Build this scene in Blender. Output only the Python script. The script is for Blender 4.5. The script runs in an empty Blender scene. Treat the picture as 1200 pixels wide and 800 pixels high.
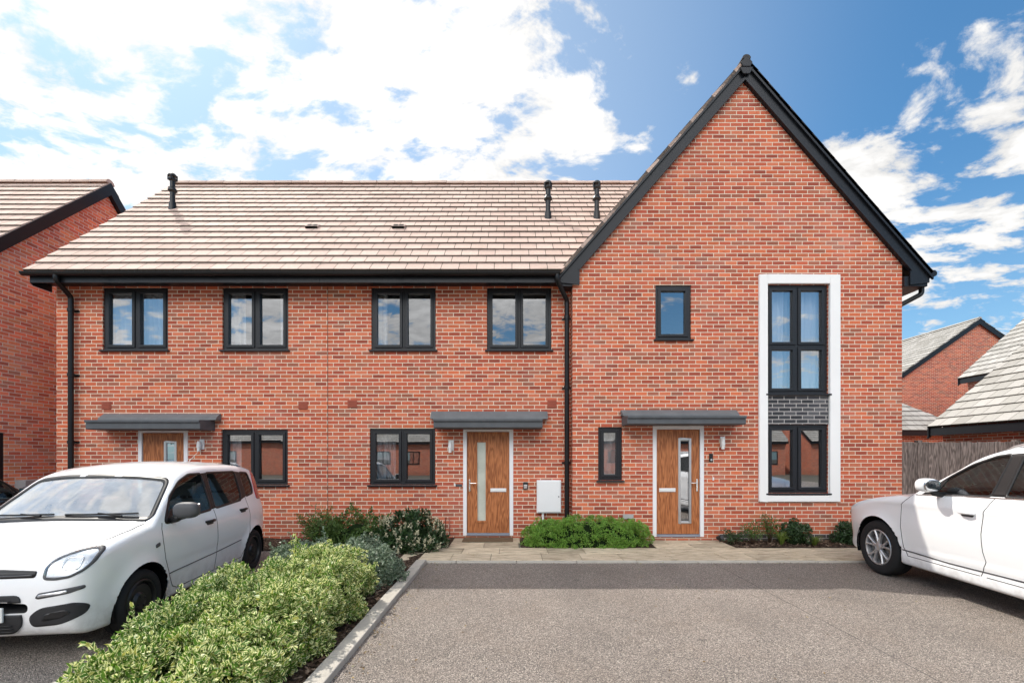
import bpy, bmesh, math, random
import numpy as np
from mathutils import Vector, Matrix, noise
from mathutils.bvhtree import BVHTree

random.seed(7); RNG = np.random.default_rng(11)
R = math.radians
scene = bpy.context.scene
COL = scene.collection

# ------------------------------------------------------------------ materials
def new_mat(name):
    m = bpy.data.materials.new(name); m.use_nodes = True
    nt = m.node_tree
    for n in list(nt.nodes): nt.nodes.remove(n)
    out = nt.nodes.new('ShaderNodeOutputMaterial')
    return m, nt, out

class NB:
    """small node helper: math / mix / ramps with sockets or numbers"""
    def __init__(s, nt): s.nt = nt
    def n(s, t, **kw):
        nd = s.nt.nodes.new(t)
        for k, v in kw.items(): setattr(nd, k, v)
        return nd
    def link(s, a, b): s.nt.links.new(a, b)
    def put(s, sock, v):
        if hasattr(v, 'is_output'): s.link(v, sock)
        elif isinstance(v, (tuple, list)) and len(v) == 3 and sock.type == 'RGBA': sock.default_value = (*v, 1)
        else: sock.default_value = v
    def m(s, op, a, b=0.0, c=0.0, clamp=False):
        nd = s.n('ShaderNodeMath', operation=op); nd.use_clamp = clamp
        s.put(nd.inputs[0], a); s.put(nd.inputs[1], b); s.put(nd.inputs[2], c)
        return nd.outputs[0]
    def mix(s, f, a, b, mode='MIX'):
        nd = s.n('ShaderNodeMix', data_type='RGBA', blend_type=mode)
        s.put(nd.inputs[0], f); s.put(nd.inputs[6], a); s.put(nd.inputs[7], b)
        return nd.outputs[2]
    def smooth(s, v, lo, hi, a=0.0, b=1.0):
        nd = s.n('ShaderNodeMapRange', interpolation_type='SMOOTHSTEP')
        s.put(nd.inputs[0], v)
        for i, q in enumerate((lo, hi, a, b)): s.put(nd.inputs[i+1], q)
        return nd.outputs[0]
    def ramp(s, f, stops, interp='LINEAR'):
        nd = s.n('ShaderNodeValToRGB'); cr = nd.color_ramp; cr.interpolation = interp
        while len(cr.elements) < len(stops): cr.elements.new(0.5)
        for e, (p, c) in zip(cr.elements, stops):
            e.position = p; e.color = (*c, 1)
        s.put(nd.inputs[0], f)
        return nd.outputs[0]
    def noise(s, vec, scale, detail=4, rough=0.55, dim='3D'):
        nd = s.n('ShaderNodeTexNoise', noise_dimensions=dim)
        if vec is not None: s.link(vec, nd.inputs['Vector'])
        nd.inputs['Scale'].default_value = scale; nd.inputs['Detail'].default_value = detail
        nd.inputs['Roughness'].default_value = rough
        return nd.outputs[0]
    def comb(s, x, y, z=0.0):
        nd = s.n('ShaderNodeCombineXYZ')
        s.put(nd.inputs[0], x); s.put(nd.inputs[1], y); s.put(nd.inputs[2], z)
        return nd.outputs[0]
    def white(s, vec, dim='2D'):
        nd = s.n('ShaderNodeTexWhiteNoise', noise_dimensions=dim)
        s.link(vec, nd.inputs['Vector']); return nd.outputs[0], nd.outputs[1]
    def bump(s, h, strength=0.5, dist=0.01):
        nd = s.n('ShaderNodeBump'); s.link(h, nd.inputs['Height'])
        nd.inputs['Strength'].default_value = strength; nd.inputs['Distance'].default_value = dist
        return nd.outputs[0]
    def bsdf(s, out, color, rough=0.6, spec=0.4, metal=0.0, coat=0.0, normal=None, **kw):
        b = s.n('ShaderNodeBsdfPrincipled')
        s.put(b.inputs['Base Color'], color); s.put(b.inputs['Roughness'], rough)
        b.inputs['Specular IOR Level'].default_value = spec; b.inputs['Metallic'].default_value = metal
        b.inputs['Coat Weight'].default_value = coat; b.inputs['Coat Roughness'].default_value = 0.03
        if normal is not None: s.link(normal, b.inputs['Normal'])
        for k, v in kw.items(): s.put(b.inputs[k], v)
        if out is not None: s.link(b.outputs[0], out.inputs[0])
        return b

def obj_coord(nb): return nb.n('ShaderNodeTexCoord').outputs['Object']
def geo_pos(nb): return nb.n('ShaderNodeNewGeometry').outputs['Position']

def plain(name, color, rough=0.5, spec=0.4, metal=0.0, coat=0.0, var=0.12, scale=6.0, bump=0.0, bscale=60.0):
    m, nt, out = new_mat(name); nb = NB(nt)
    co = geo_pos(nb)
    f = nb.noise(co, scale, 5, 0.6)
    c = nb.mix(nb.m('MULTIPLY', f, 1.0), tuple(max(0, x*(1-var)) for x in color), tuple(min(1, x*(1+var)) for x in color))
    nrm = nb.bump(nb.noise(co, bscale, 3), bump, 0.01) if bump else None
    nb.bsdf(out, c, rough, spec, metal, coat, nrm)
    return m

def brick_mat(name, palette, mortar, bw=0.225, bh=0.075, joint=0.0061, stain=0.5):
    m, nt, out = new_mat(name); nb = NB(nt)
    uv = nb.n('ShaderNodeUVMap').outputs[0]
    sep = nb.n('ShaderNodeSeparateXYZ'); nb.link(uv, sep.inputs[0])
    wob = nb.noise(uv, 9.0, 3, 0.5)
    wob = nb.m('MULTIPLY', nb.m('SUBTRACT', wob, 0.5), 0.006)
    u = nb.m('ADD', sep.outputs[0], wob); v = nb.m('ADD', sep.outputs[1], wob)
    vy = nb.m('DIVIDE', v, bh); row = nb.m('FLOOR', vy)
    rnd_row = nb.white(nb.comb(row, 7.3), '2D')[0]
    ux = nb.m('ADD', nb.m('ADD', nb.m('DIVIDE', u, bw), nb.m('FRACT', nb.m('MULTIPLY', row, 0.5))), nb.m('MULTIPLY', rnd_row, 0.10))
    col = nb.m('FLOOR', ux)
    fx = nb.m('MULTIPLY', nb.m('FRACT', ux), bw); fy = nb.m('MULTIPLY', nb.m('FRACT', vy), bh)
    dx = nb.m('MINIMUM', fx, nb.m('SUBTRACT', bw, fx)); dy = nb.m('MINIMUM', fy, nb.m('SUBTRACT', bh, fy))
    d = nb.m('MINIMUM', dx, dy)
    edge = nb.noise(uv, 70.0, 3, 0.6)
    d = nb.m('ADD', d, nb.m('MULTIPLY', nb.m('SUBTRACT', edge, 0.5), 0.005))
    mask = nb.smooth(d, joint-0.0016, joint+0.0016)           # 1 inside the brick
    r1, _ = nb.white(nb.comb(col, row), '2D')
    r2, _ = nb.white(nb.comb(nb.m('ADD', col, 31.7), nb.m('ADD', row, 11.1)), '2D')
    n = len(palette)
    c = nb.ramp(r1, [(i/n, p) for i, p in enumerate(palette)], 'CONSTANT')
    val = nb.m('ADD', nb.m('MULTIPLY', r2, 0.34), 0.83)
    c = nb.mix(1.0, c, nb.comb(val, val, val), 'MULTIPLY')
    grain = nb.noise(uv, 55.0, 5, 0.65)
    gv = nb.m('ADD', nb.m('MULTIPLY', grain, 0.6), 0.70)
    c = nb.mix(1.0, c, nb.comb(gv, gv, gv), 'MULTIPLY')
    fire = nb.smooth(nb.noise(uv, 13.0, 3), 0.55, 0.75)        # darker kiln marks
    c = nb.mix(nb.m('MULTIPLY', fire, 0.35), c, tuple(x*0.55 for x in palette[0]))
    mcol = nb.mix(nb.noise(uv, 30.0, 4), tuple(x*0.78 for x in mortar), tuple(min(1, x*1.15) for x in mortar))
    c = nb.mix(mask, mcol, c)
    big = nb.smooth(nb.noise(uv, 0.9, 5, 0.6), 0.52, 0.78)
    c = nb.mix(nb.m('MULTIPLY', big, 0.32*stain), c, (0.74, 0.62, 0.56))   # salts bleeding out of the wall
    big2 = nb.smooth(nb.noise(uv, 0.45, 4, 0.6), 0.45, 0.8)
    c = nb.mix(nb.m('MULTIPLY', big2, 0.42*stain), c, (0.22, 0.08, 0.055))
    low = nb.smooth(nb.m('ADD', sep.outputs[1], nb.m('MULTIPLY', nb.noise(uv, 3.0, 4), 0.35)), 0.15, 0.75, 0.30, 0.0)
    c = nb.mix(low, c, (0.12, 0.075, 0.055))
    h = nb.m('ADD', nb.m('MULTIPLY', mask, 0.8), nb.m('MULTIPLY', grain, 0.35))
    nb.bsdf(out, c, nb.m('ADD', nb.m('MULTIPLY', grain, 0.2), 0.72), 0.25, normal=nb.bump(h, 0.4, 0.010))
    return m

def tile_mat(name, cols, tw=0.33, dirt=(0.06, 0.055, 0.045), moss=0.25, rough=0.85):
    """flat interlocking concrete tiles: uv.x metres along the eave, uv.y = course number"""
    m, nt, out = new_mat(name); nb = NB(nt)
    uv = nb.n('ShaderNodeUVMap').outputs[0]
    sep = nb.n('ShaderNodeSeparateXYZ'); nb.link(uv, sep.inputs[0])
    pos = geo_pos(nb)
    row = nb.m('FLOOR', sep.outputs[1]); fv = nb.m('FRACT', sep.outputs[1])
    ux = nb.m('ADD', nb.m('DIVIDE', sep.outputs[0], tw), nb.m('FRACT', nb.m('MULTIPLY', row, 0.5)))
    col = nb.m('FLOOR', ux); fx = nb.m('MULTIPLY', nb.m('FRACT', ux), tw)
    dx = nb.m('MINIMUM', fx, nb.m('SUBTRACT', tw, fx))
    joint = nb.smooth(dx, 0.003, 0.008)
    r, _ = nb.white(nb.comb(col, row), '2D')
    c = nb.ramp(r, [(i/(len(cols)-1), p) for i, p in enumerate(cols)])
    g = nb.noise(pos, 24.0, 5, 0.65); gv = nb.m('ADD', nb.m('MULTIPLY', g, 0.5), 0.75)
    c = nb.mix(1.0, c, nb.comb(gv, gv, gv), 'MULTIPLY')
    sp = nb.smooth(nb.noise(pos, 120.0, 2), 0.6, 0.75)
    c = nb.mix(nb.m('MULTIPLY', sp, 0.35), c, dirt)
    mk = nb.smooth(nb.m('ADD', nb.noise(pos, 1.3, 6, 0.65), nb.m('MULTIPLY', fv, -0.12)), 0.50, 0.72)
    c = nb.mix(nb.m('MULTIPLY', mk, moss), c, (0.16, 0.15, 0.075))
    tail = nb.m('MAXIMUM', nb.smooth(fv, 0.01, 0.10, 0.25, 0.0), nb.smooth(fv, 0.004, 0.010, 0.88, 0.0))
    c = nb.mix(tail, c, dirt)  # shadow line at each course's lower edge, painted with the dirt colour
    c = nb.mix(joint, dirt, c)
    h = nb.m('ADD', nb.m('MULTIPLY', joint, 1.0), nb.m('MULTIPLY', g, 0.2))
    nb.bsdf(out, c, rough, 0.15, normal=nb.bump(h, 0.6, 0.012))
    return m

def asphalt_mat():
    m, nt, out = new_mat('asphalt'); nb = NB(nt); pos = geo_pos(nb)
    v = nb.n('ShaderNodeTexVoronoi'); v.inputs['Scale'].default_value = 135.0; nb.link(pos, v.inputs['Vector'])
    vs = nb.n('ShaderNodeSeparateColor'); nb.link(v.outputs['Color'], vs.inputs[0])
    c = nb.ramp(vs.outputs[0], [(0, (0.09,0.084,0.079)), (0.30, (0.21,0.192,0.176)), (0.7, (0.335,0.302,0.272)), (0.93, (0.48,0.435,0.395)), (1, (0.68,0.63,0.57))])
    gap = nb.smooth(v.outputs['Distance'], 0.40, 0.75, 0.0, 0.6)
    c = nb.mix(gap, c, (0.035, 0.034, 0.036))
    c = nb.mix(1.0, c, (1.22, 1.15, 1.09), 'MULTIPLY')
    big = nb.noise(pos, 0.6, 5, 0.6)
    bv = nb.m('ADD', nb.m('MULTIPLY', big, 0.75), 0.62)
    c = nb.mix(1.0, c, nb.comb(bv, bv, bv), 'MULTIPLY')
    warm = nb.smooth(nb.noise(pos, 1.7, 4), 0.45, 0.7)
    c = nb.mix(nb.m('MULTIPLY', warm, 0.18), c, (0.26, 0.2, 0.155))
    ps = nb.n('ShaderNodeSeparateXYZ'); nb.link(pos, ps.inputs[0])
    wx = nb.m('ADD', ps.outputs[0], nb.m('MULTIPLY', nb.m('SUBTRACT', nb.noise(pos, 0.35, 2), 0.5), 0.9))
    for cx in (0.75, 2.25, 3.9, 5.4):
        lane = nb.smooth(nb.m('ABSOLUTE', nb.m('SUBTRACT', wx, cx)), 0.30, 0.06)
        lane = nb.m('MULTIPLY', lane, nb.smooth(nb.noise(pos, 1.1, 4), 0.35, 0.65))
        c = nb.mix(nb.m('MULTIPLY', lane, 0.20), c, (0.10, 0.095, 0.09))
    seam = nb.smooth(nb.m('ABSOLUTE', nb.m('SUBTRACT', nb.m('ADD', ps.outputs[0], nb.m('MULTIPLY', nb.noise(pos, 5.0, 3), 0.02)), 3.06)), 0.012, 0.003)
    c = nb.mix(nb.m('MULTIPLY', seam, 0.55), c, (0.03, 0.03, 0.03))
    vd = nb.n('ShaderNodeTexVoronoi'); vd.inputs['Scale'].default_value = 1.6; nb.link(pos, vd.inputs['Vector'])
    drip = nb.smooth(nb.m('ADD', vd.outputs['Distance'], nb.m('MULTIPLY', nb.noise(pos, 12.0, 3), 0.06)), 0.10, 0.06)
    c = nb.mix(nb.m('MULTIPLY', drip, 0.45), c, (0.05, 0.048, 0.046))
    oil = nb.smooth(nb.noise(pos, 0.9, 3), 0.64, 0.78, 0.0, 0.4)
    c = nb.mix(oil, c, (0.05, 0.048, 0.048))
    h = nb.m('SUBTRACT', 1.0, v.outputs['Distance'])
    nb.bsdf(out, c, 0.62, 0.35, normal=nb.bump(h, 0.9, 0.014))
    return m

def slab_mat():
    m, nt, out = new_mat('riven_paving'); nb = NB(nt); pos = geo_pos(nb)
    rpi = nb.n('ShaderNodeNewGeometry').outputs['Random Per Island']
    mp = nb.n('ShaderNodeMapping'); nb.link(pos, mp.inputs[0]); mp.inputs['Scale'].default_value = (1.2, 5.0, 1)
    st = nb.noise(mp.outputs[0], 3.2, 6, 0.65)
    c = nb.ramp(st, [(0.28, (0.24,0.185,0.125)), (0.5, (0.55,0.455,0.325)), (0.72, (0.74,0.635,0.48))])
    iv = nb.m('ADD', nb.m('MULTIPLY', rpi, 0.35), 0.82)
    c = nb.mix(1.0, c, nb.comb(iv, iv, iv), 'MULTIPLY')
    fine = nb.noise(pos, 40.0, 4)
    c = nb.mix(nb.smooth(fine, 0.55, 0.75, 0, 0.35), c, (0.14, 0.12, 0.09))
    nb.bsdf(out, c, 0.8, 0.25, normal=nb.bump(st, 0.5, 0.02))
    return m

def soil_mat():
    m, nt, out = new_mat('bark_soil'); nb = NB(nt); pos = geo_pos(nb)
    v = nb.n('ShaderNodeTexVoronoi'); v.inputs['Scale'].default_value = 38.0; nb.link(pos, v.inputs['Vector'])
    vs = nb.n('ShaderNodeSeparateColor'); nb.link(v.outputs['Color'], vs.inputs[0])
    c = nb.ramp(vs.outputs[0], [(0, (0.02,0.014,0.01)), (0.5, (0.06,0.04,0.028)), (0.9, (0.14,0.095,0.065)), (1, (0.24,0.18,0.14))])
    nb.bsdf(out, c, 0.95, 0.15, normal=nb.bump(nb.m('SUBTRACT', 1.0, v.outputs['Distance']), 0.9, 0.03))
    return m

def wood_mat(name, dark, light, scale=1.0, vertical=True, rough=0.45):
    m, nt, out = new_mat(name); nb = NB(nt); pos = geo_pos(nb)
    mp = nb.n('ShaderNodeMapping'); nb.link(pos, mp.inputs[0])
    mp.inputs['Scale'].default_value = (9*scale, 9*scale, 0.9*scale)
    rpi = nb.n('ShaderNodeNewGeometry').outputs['Random Per Island']
    n1 = nb.noise(mp.outputs[0], 1.1, 3, 0.5)
    ring = nb.m('FRACT', nb.m('ADD', nb.m('MULTIPLY', n1, 9.0), nb.m('MULTIPLY', rpi, 5.0)))
    ring = nb.m('ABSOLUTE', nb.m('SUBTRACT', nb.m('MULTIPLY', ring, 2.0), 1.0))
    mp2 = nb.n('ShaderNodeMapping'); nb.link(pos, mp2.inputs[0]); mp2.inputs['Scale'].default_value = (160*scale, 160*scale, 5*scale)
    f = nb.noise(mp2.outputs[0], 1.0, 3, 0.6)
    t = nb.m('ADD', nb.m('MULTIPLY', ring, 0.7), nb.m('MULTIPLY', f, 0.5))
    c = nb.mix(nb.smooth(t, 0.2, 0.95), dark, light)
    iv = nb.m('ADD', nb.m('MULTIPLY', rpi, 0.4), 0.8)
    c = nb.mix(1.0, c, nb.comb(iv, iv, iv), 'MULTIPLY')
    nb.bsdf(out, c, rough, 0.35, normal=nb.bump(t, 0.25, 0.006))
    return m

def leaf_mat(name, dark, light, edge=None, edge_w=0.35, gloss=0.4, trans=0.25, yellow=None):
    """leaves: uv.x = 0..1 midrib to margin, uv.y along; random tone for every leaf"""
    m, nt, out = new_mat(name); nb = NB(nt)
    uv = nb.n('ShaderNodeUVMap').outputs[0]
    sep = nb.n('ShaderNodeSeparateXYZ'); nb.link(uv, sep.inputs[0])
    geo = nb.n('ShaderNodeNewGeometry'); rpi = geo.outputs['Random Per Island']; pos = geo.outputs['Position']
    patch = nb.noise(pos, 3.0, 3)
    t = nb.m('ADD', nb.m('MULTIPLY', rpi, 0.65), nb.m('MULTIPLY', patch, 0.45), clamp=True)
    c = nb.mix(t, dark, light)
    if yellow:
        c = nb.mix(nb.smooth(rpi, 0.86, 0.95), c, yellow)
    if edge:
        rr, _ = nb.white(nb.comb(nb.m('MULTIPLY', rpi, 913.0), 3.1), '2D')
        lim = nb.m('SUBTRACT', 1.0 - edge_w, nb.m('MULTIPLY', nb.m('SUBTRACT', rr, 0.45), 0.55))
        jag = nb.m('MULTIPLY', nb.m('SUBTRACT', nb.noise(pos, 140.0, 2), 0.5), 0.5)
        e = nb.smooth(nb.m('ADD', sep.outputs[0], jag), nb.m('SUBTRACT', lim, 0.06), nb.m('ADD', lim, 0.06))
        c = nb.mix(e, c, edge)
    b = nb.bsdf(None, c, gloss, 0.4)
    tr = nb.n('ShaderNodeBsdfTranslucent'); nb.put(tr.inputs[0], c)
    mx = nb.n('ShaderNodeMixShader'); mx.inputs[0].default_value = trans
    nb.link(b.outputs[0], mx.inputs[1]); nb.link(tr.outputs[0], mx.inputs[2]); nb.link(mx.outputs[0], out.inputs[0])
    return m

def glass_mat(name, refl=0.3, tint=(0.85,0.9,0.9), edge=0.85, rough=0.004, wav=0.0, pw=1.0, haze_film=0.0):
    m, nt, out = new_mat(name); nb = NB(nt)
    lw = nb.n('ShaderNodeLayerWeight'); lw.inputs[0].default_value = 0.35
    f = nb.m('ADD', nb.m('MULTIPLY', nb.m('POWER', lw.outputs['Facing'], pw), edge-refl), refl, clamp=True)
    tr = nb.n('ShaderNodeBsdfTransparent'); tr.inputs[0].default_value = (*tint, 1)
    gl = nb.n('ShaderNodeBsdfGlossy'); gl.inputs['Roughness'].default_value = rough
    gl.inputs[0].default_value = (0.95, 0.97, 1.0, 1)
    if wav:
        nb.link(nb.bump(nb.noise(geo_pos(nb), 2.2, 1), wav, 0.01), gl.inputs['Normal'])
    mx = nb.n('ShaderNodeMixShader'); nb.put(mx.inputs[0], f)
    nb.link(tr.outputs[0], mx.inputs[1]); nb.link(gl.outputs[0], mx.inputs[2]); res = mx.outputs[0]
    if haze_film:                                                        # dust-like diffuse film painting the pale cloud reflection into the glass
        df = nb.n('ShaderNodeBsdfDiffuse'); df.inputs[0].default_value = (.75,.76,.76,1); m2 = nb.n('ShaderNodeMixShader')
        nb.put(m2.inputs[0], nb.m('MULTIPLY', nb.m('ADD', nb.noise(geo_pos(nb), 5.0, 4), .4), haze_film)); nb.link(res, m2.inputs[1]); nb.link(df.outputs[0], m2.inputs[2]); res = m2.outputs[0]
    nb.link(res, out.inputs[0])
    return m

def paint_mat(name, color, rough=0.28):
    m, nt, out = new_mat(name); nb = NB(nt)
    geo = nb.n('ShaderNodeNewGeometry')
    pos = geo.outputs['Position']
    sp = nb.n('ShaderNodeSeparateXYZ'); nb.link(pos, sp.inputs[0])
    dirt = nb.m('MULTIPLY', nb.smooth(sp.outputs[2], 0.15, 0.6, 1.0, 0.0), nb.smooth(nb.noise(pos, 9.0, 5, 0.65), 0.35, 0.7))
    c = nb.mix(nb.m('MULTIPLY', dirt, 0.35), color, (0.28, 0.24, 0.2))
    c = nb.mix(geo.outputs['Backfacing'], c, (0.03, 0.03, 0.032))
    r = nb.m('ADD', rough, nb.m('MULTIPLY', dirt, 0.3))
    nb.bsdf(out, c, r, 0.45, coat=0.8)
    return m

M = {}
PAL0 = [(0.40,0.098,0.065), (0.43,0.115,0.074), (0.35,0.082,0.056), (0.48,0.150,0.090), (0.43,0.112,0.070), (0.30,0.075,0.055),
       (0.50,0.142,0.078), (0.38,0.120,0.085), (0.47,0.120,0.066), (0.31,0.115,0.085), (0.42,0.105,0.066), (0.47,0.155,0.10)]
PAL = [tuple(min(.9, x*k) for x, k in zip(p, (1.21, 1.09, 0.90))) for p in PAL0]
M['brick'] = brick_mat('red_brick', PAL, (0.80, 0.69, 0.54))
M['brick_far'] = brick_mat('red_brick_far', PAL, (0.72, 0.62, 0.50), stain=0.3)
M['brick_lifted'] = brick_mat('lightened_red_brick', [tuple(min(.9, x*k) for x, k in zip(p, (1.75, 2.1, 2.2))) for p in PAL], (0.86, 0.78, 0.68), stain=0.4)  # same brick, colour lightened to offset the shade in the gap
M['grey_brick'] = brick_mat('grey_brick', [(0.045,0.047,0.052), (0.07,0.07,0.075), (0.10,0.10,0.105), (0.06,0.06,0.068)], (0.50,0.47,0.45), stain=0.05)
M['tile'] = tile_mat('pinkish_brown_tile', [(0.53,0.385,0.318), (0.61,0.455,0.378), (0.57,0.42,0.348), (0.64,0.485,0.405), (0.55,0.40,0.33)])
M['tile_grey'] = tile_mat('grey_tile', [(0.30,0.285,0.26), (0.36,0.345,0.32), (0.42,0.40,0.375)], moss=0.12)
M['tile_dark'] = tile_mat('dark_tile', [(0.05,0.05,0.055), (0.08,0.075,0.075)], moss=0.1)
M['fascia'] = plain('black_upvc', (0.010,0.0115,0.015), 0.38, 0.35, var=0.2)
M['anthracite'] = plain('anthracite_upvc', (0.014,0.0155,0.019), 0.4, 0.4, var=0.15, bump=0.02)
M['pipe'] = plain('black_pipe', (0.007,0.007,0.008), 0.34, 0.4)
M['lead'] = plain('grey_canopy', (0.092,0.098,0.106), 0.55, 0.35, var=0.35, scale=5)
M['lead_light'] = plain('grey_flashing', (0.145,0.15,0.155), 0.6, 0.4, var=0.3, scale=4)
M['render'] = plain('white_render', (0.88,0.87,0.85), 0.75, 0.3, var=0.05, scale=2, bump=0.1, bscale=220)
M['white'] = plain('white_plastic', (0.78,0.78,0.77), 0.4, 0.4, var=0.04)
M['meter'] = plain('grey_white_plastic', (0.80,0.80,0.80), 0.5, 0.35, var=0.05, bump=0.08, bscale=300)
M['greybox'] = plain('light_grey_box', (0.42,0.40,0.39), 0.6, 0.3)
M['doorframe'] = plain('pale_door_frame', (0.82,0.81,0.82), 0.4, 0.4, var=0.04)
M['threshold'] = plain('grey_threshold', (0.28,0.31,0.38), 0.35, 0.5, metal=0.3)
M['oak'] = wood_mat('oak_grain', (0.27,0.085,0.028), (0.52,0.192,0.070))
M['fence'] = wood_mat('weathered_timber', (0.105,0.085,0.075), (0.29,0.24,0.215), rough=0.85)
M['chrome'] = plain('polished_metal', (0.75,0.75,0.74), 0.18, 0.5, metal=1.0, var=0.03)
M['steel'] = plain('brushed_steel', (0.60,0.60,0.60), 0.35, 0.5, metal=0.9, var=0.05)
M['black'] = plain('black_plastic', (0.014,0.014,0.015), 0.42, 0.4)
M['blackrough'] = plain('black_textured_plastic', (0.028,0.028,0.030), 0.62, 0.35, bump=0.1, bscale=300)
M['darkgap'] = plain('dark_gap', (0.006,0.006,0.006), 0.8, 0.1)
M['greyplastic'] = plain('dark_grey_plastic', (0.075,0.075,0.080), 0.55, 0.4, bump=0.08, bscale=400)
M['rubber'] = plain('tyre_rubber', (0.020,0.020,0.021), 0.75, 0.25, var=0.2, bump=0.1, bscale=120)
M['alloy'] = plain('silver_alloy', (0.50,0.50,0.51), 0.35, 0.5, metal=0.7)
M['darkwheel'] = plain('black_steel_wheel', (0.016,0.016,0.017), 0.4, 0.5)
M['disc'] = plain('brake_disc', (0.20,0.19,0.18), 0.45, 0.5, metal=0.8)
M['white_paint'] = paint_mat('white_car_paint', (0.88,0.885,0.89))
M['black_paint'] = paint_mat('black_car_paint', (0.010,0.010,0.012), 0.2)
M['carglass'] = glass_mat('car_window_glass', 0.045, (0.66,0.74,0.70), 0.6, pw=3.0)
M['windscreen'] = glass_mat('windscreen_glass', 0.10, (0.68,0.73,0.73), 0.80, pw=0.9, haze_film=.36)
M['lens'] = glass_mat('clear_lens', 0.05, (0.94,0.96,0.97), 0.7, pw=2.5)
M['reflector'] = plain('lamp_reflector', (0.72,0.73,0.76), 0.30, 0.5, metal=0.55, var=0.3, scale=30)
M['amber'] = plain('amber_lens', (0.75,0.25,0.02), 0.2, 0.5)
M['redlens'] = plain('red_lens', (0.42,0.012,0.015), 0.15, 0.5, coat=0.6)
M['seat'] = plain('dark_seat_fabric', (0.11,0.112,0.115), 0.9, 0.2, var=0.3)
M['dash'] = plain('dashboard_plastic', (0.16,0.165,0.17), 0.7, 0.3)
M['plate'] = plain('number_plate_white', (0.72,0.72,0.70), 0.4, 0.4, var=0.05)
M['smudge'] = plain('number_plate_grey', (0.38,0.37,0.38), 0.5, 0.3)
M['pane'] = glass_mat('house_window_glass', 0.36, (0.90,0.93,0.94), 0.9, wav=0.02)
M['pane_up'] = M['pane']
M['frost'] = plain('obscure_glass', (0.50,0.52,0.45), 0.12, 0.6, var=0.4, scale=3, coat=0.6)
M['curtain'] = None
M['paper'] = plain('white_paper', (0.8,0.8,0.78), 0.7, 0.2, var=0.03)
M['plaster'] = plain('pale_plaster', (0.30,0.30,0.29), 0.9, 0.1)
M['carpet'] = plain('grey_carpet', (0.20,0.19,0.18), 0.95, 0.1)
M['terracotta'] = plain('terracotta_vent', (0.36,0.10,0.065), 0.8, 0.2)
M['mat'] = plain('brown_coir', (0.16,0.11,0.07), 0.95, 0.1, var=0.35, scale=40, bump=0.5, bscale=300)
M['kerb'] = plain('concrete_kerb', (0.44,0.41,0.36), 0.85, 0.25, var=0.22, scale=9, bump=0.3, bscale=160)
M['asphalt'] = asphalt_mat(); M['slab'] = slab_mat(); M['soil'] = soil_mat()
M['bark'] = plain('brown_twig', (0.09,0.06,0.04), 0.9, 0.1)
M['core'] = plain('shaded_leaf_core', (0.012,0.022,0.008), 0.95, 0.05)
M['ground'] = plain('distant_ground', (0.13,0.12,0.10), 0.95, 0.1, var=0.4, scale=0.3)
M['whiteglow'] = plain('frosted_lamp_glass', (0.75,0.75,0.72), 0.3, 0.4)
def curtain_mat(name, c, trans):
    m, nt, out = new_mat(name); nb = NB(nt)
    f = nb.noise(geo_pos(nb), 3.0, 3)
    cc = nb.mix(f, tuple(x*0.9 for x in c), c)
    b = nb.bsdf(None, cc, 0.9, 0.1)
    t = nb.n('ShaderNodeBsdfTranslucent'); nb.put(t.inputs[0], cc)
    mx = nb.n('ShaderNodeMixShader'); mx.inputs[0].default_value = trans
    nb.link(b.outputs[0], mx.inputs[1]); nb.link(t.outputs[0], mx.inputs[2]); nb.link(mx.outputs[0], out.inputs[0])
    return m
M['curtain'] = curtain_mat('white_curtain', (0.86,0.87,0.9), 0.2)
M['curtain_grey'] = curtain_mat('grey_curtain', (0.42,0.43,0.46), 0.1)

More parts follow.
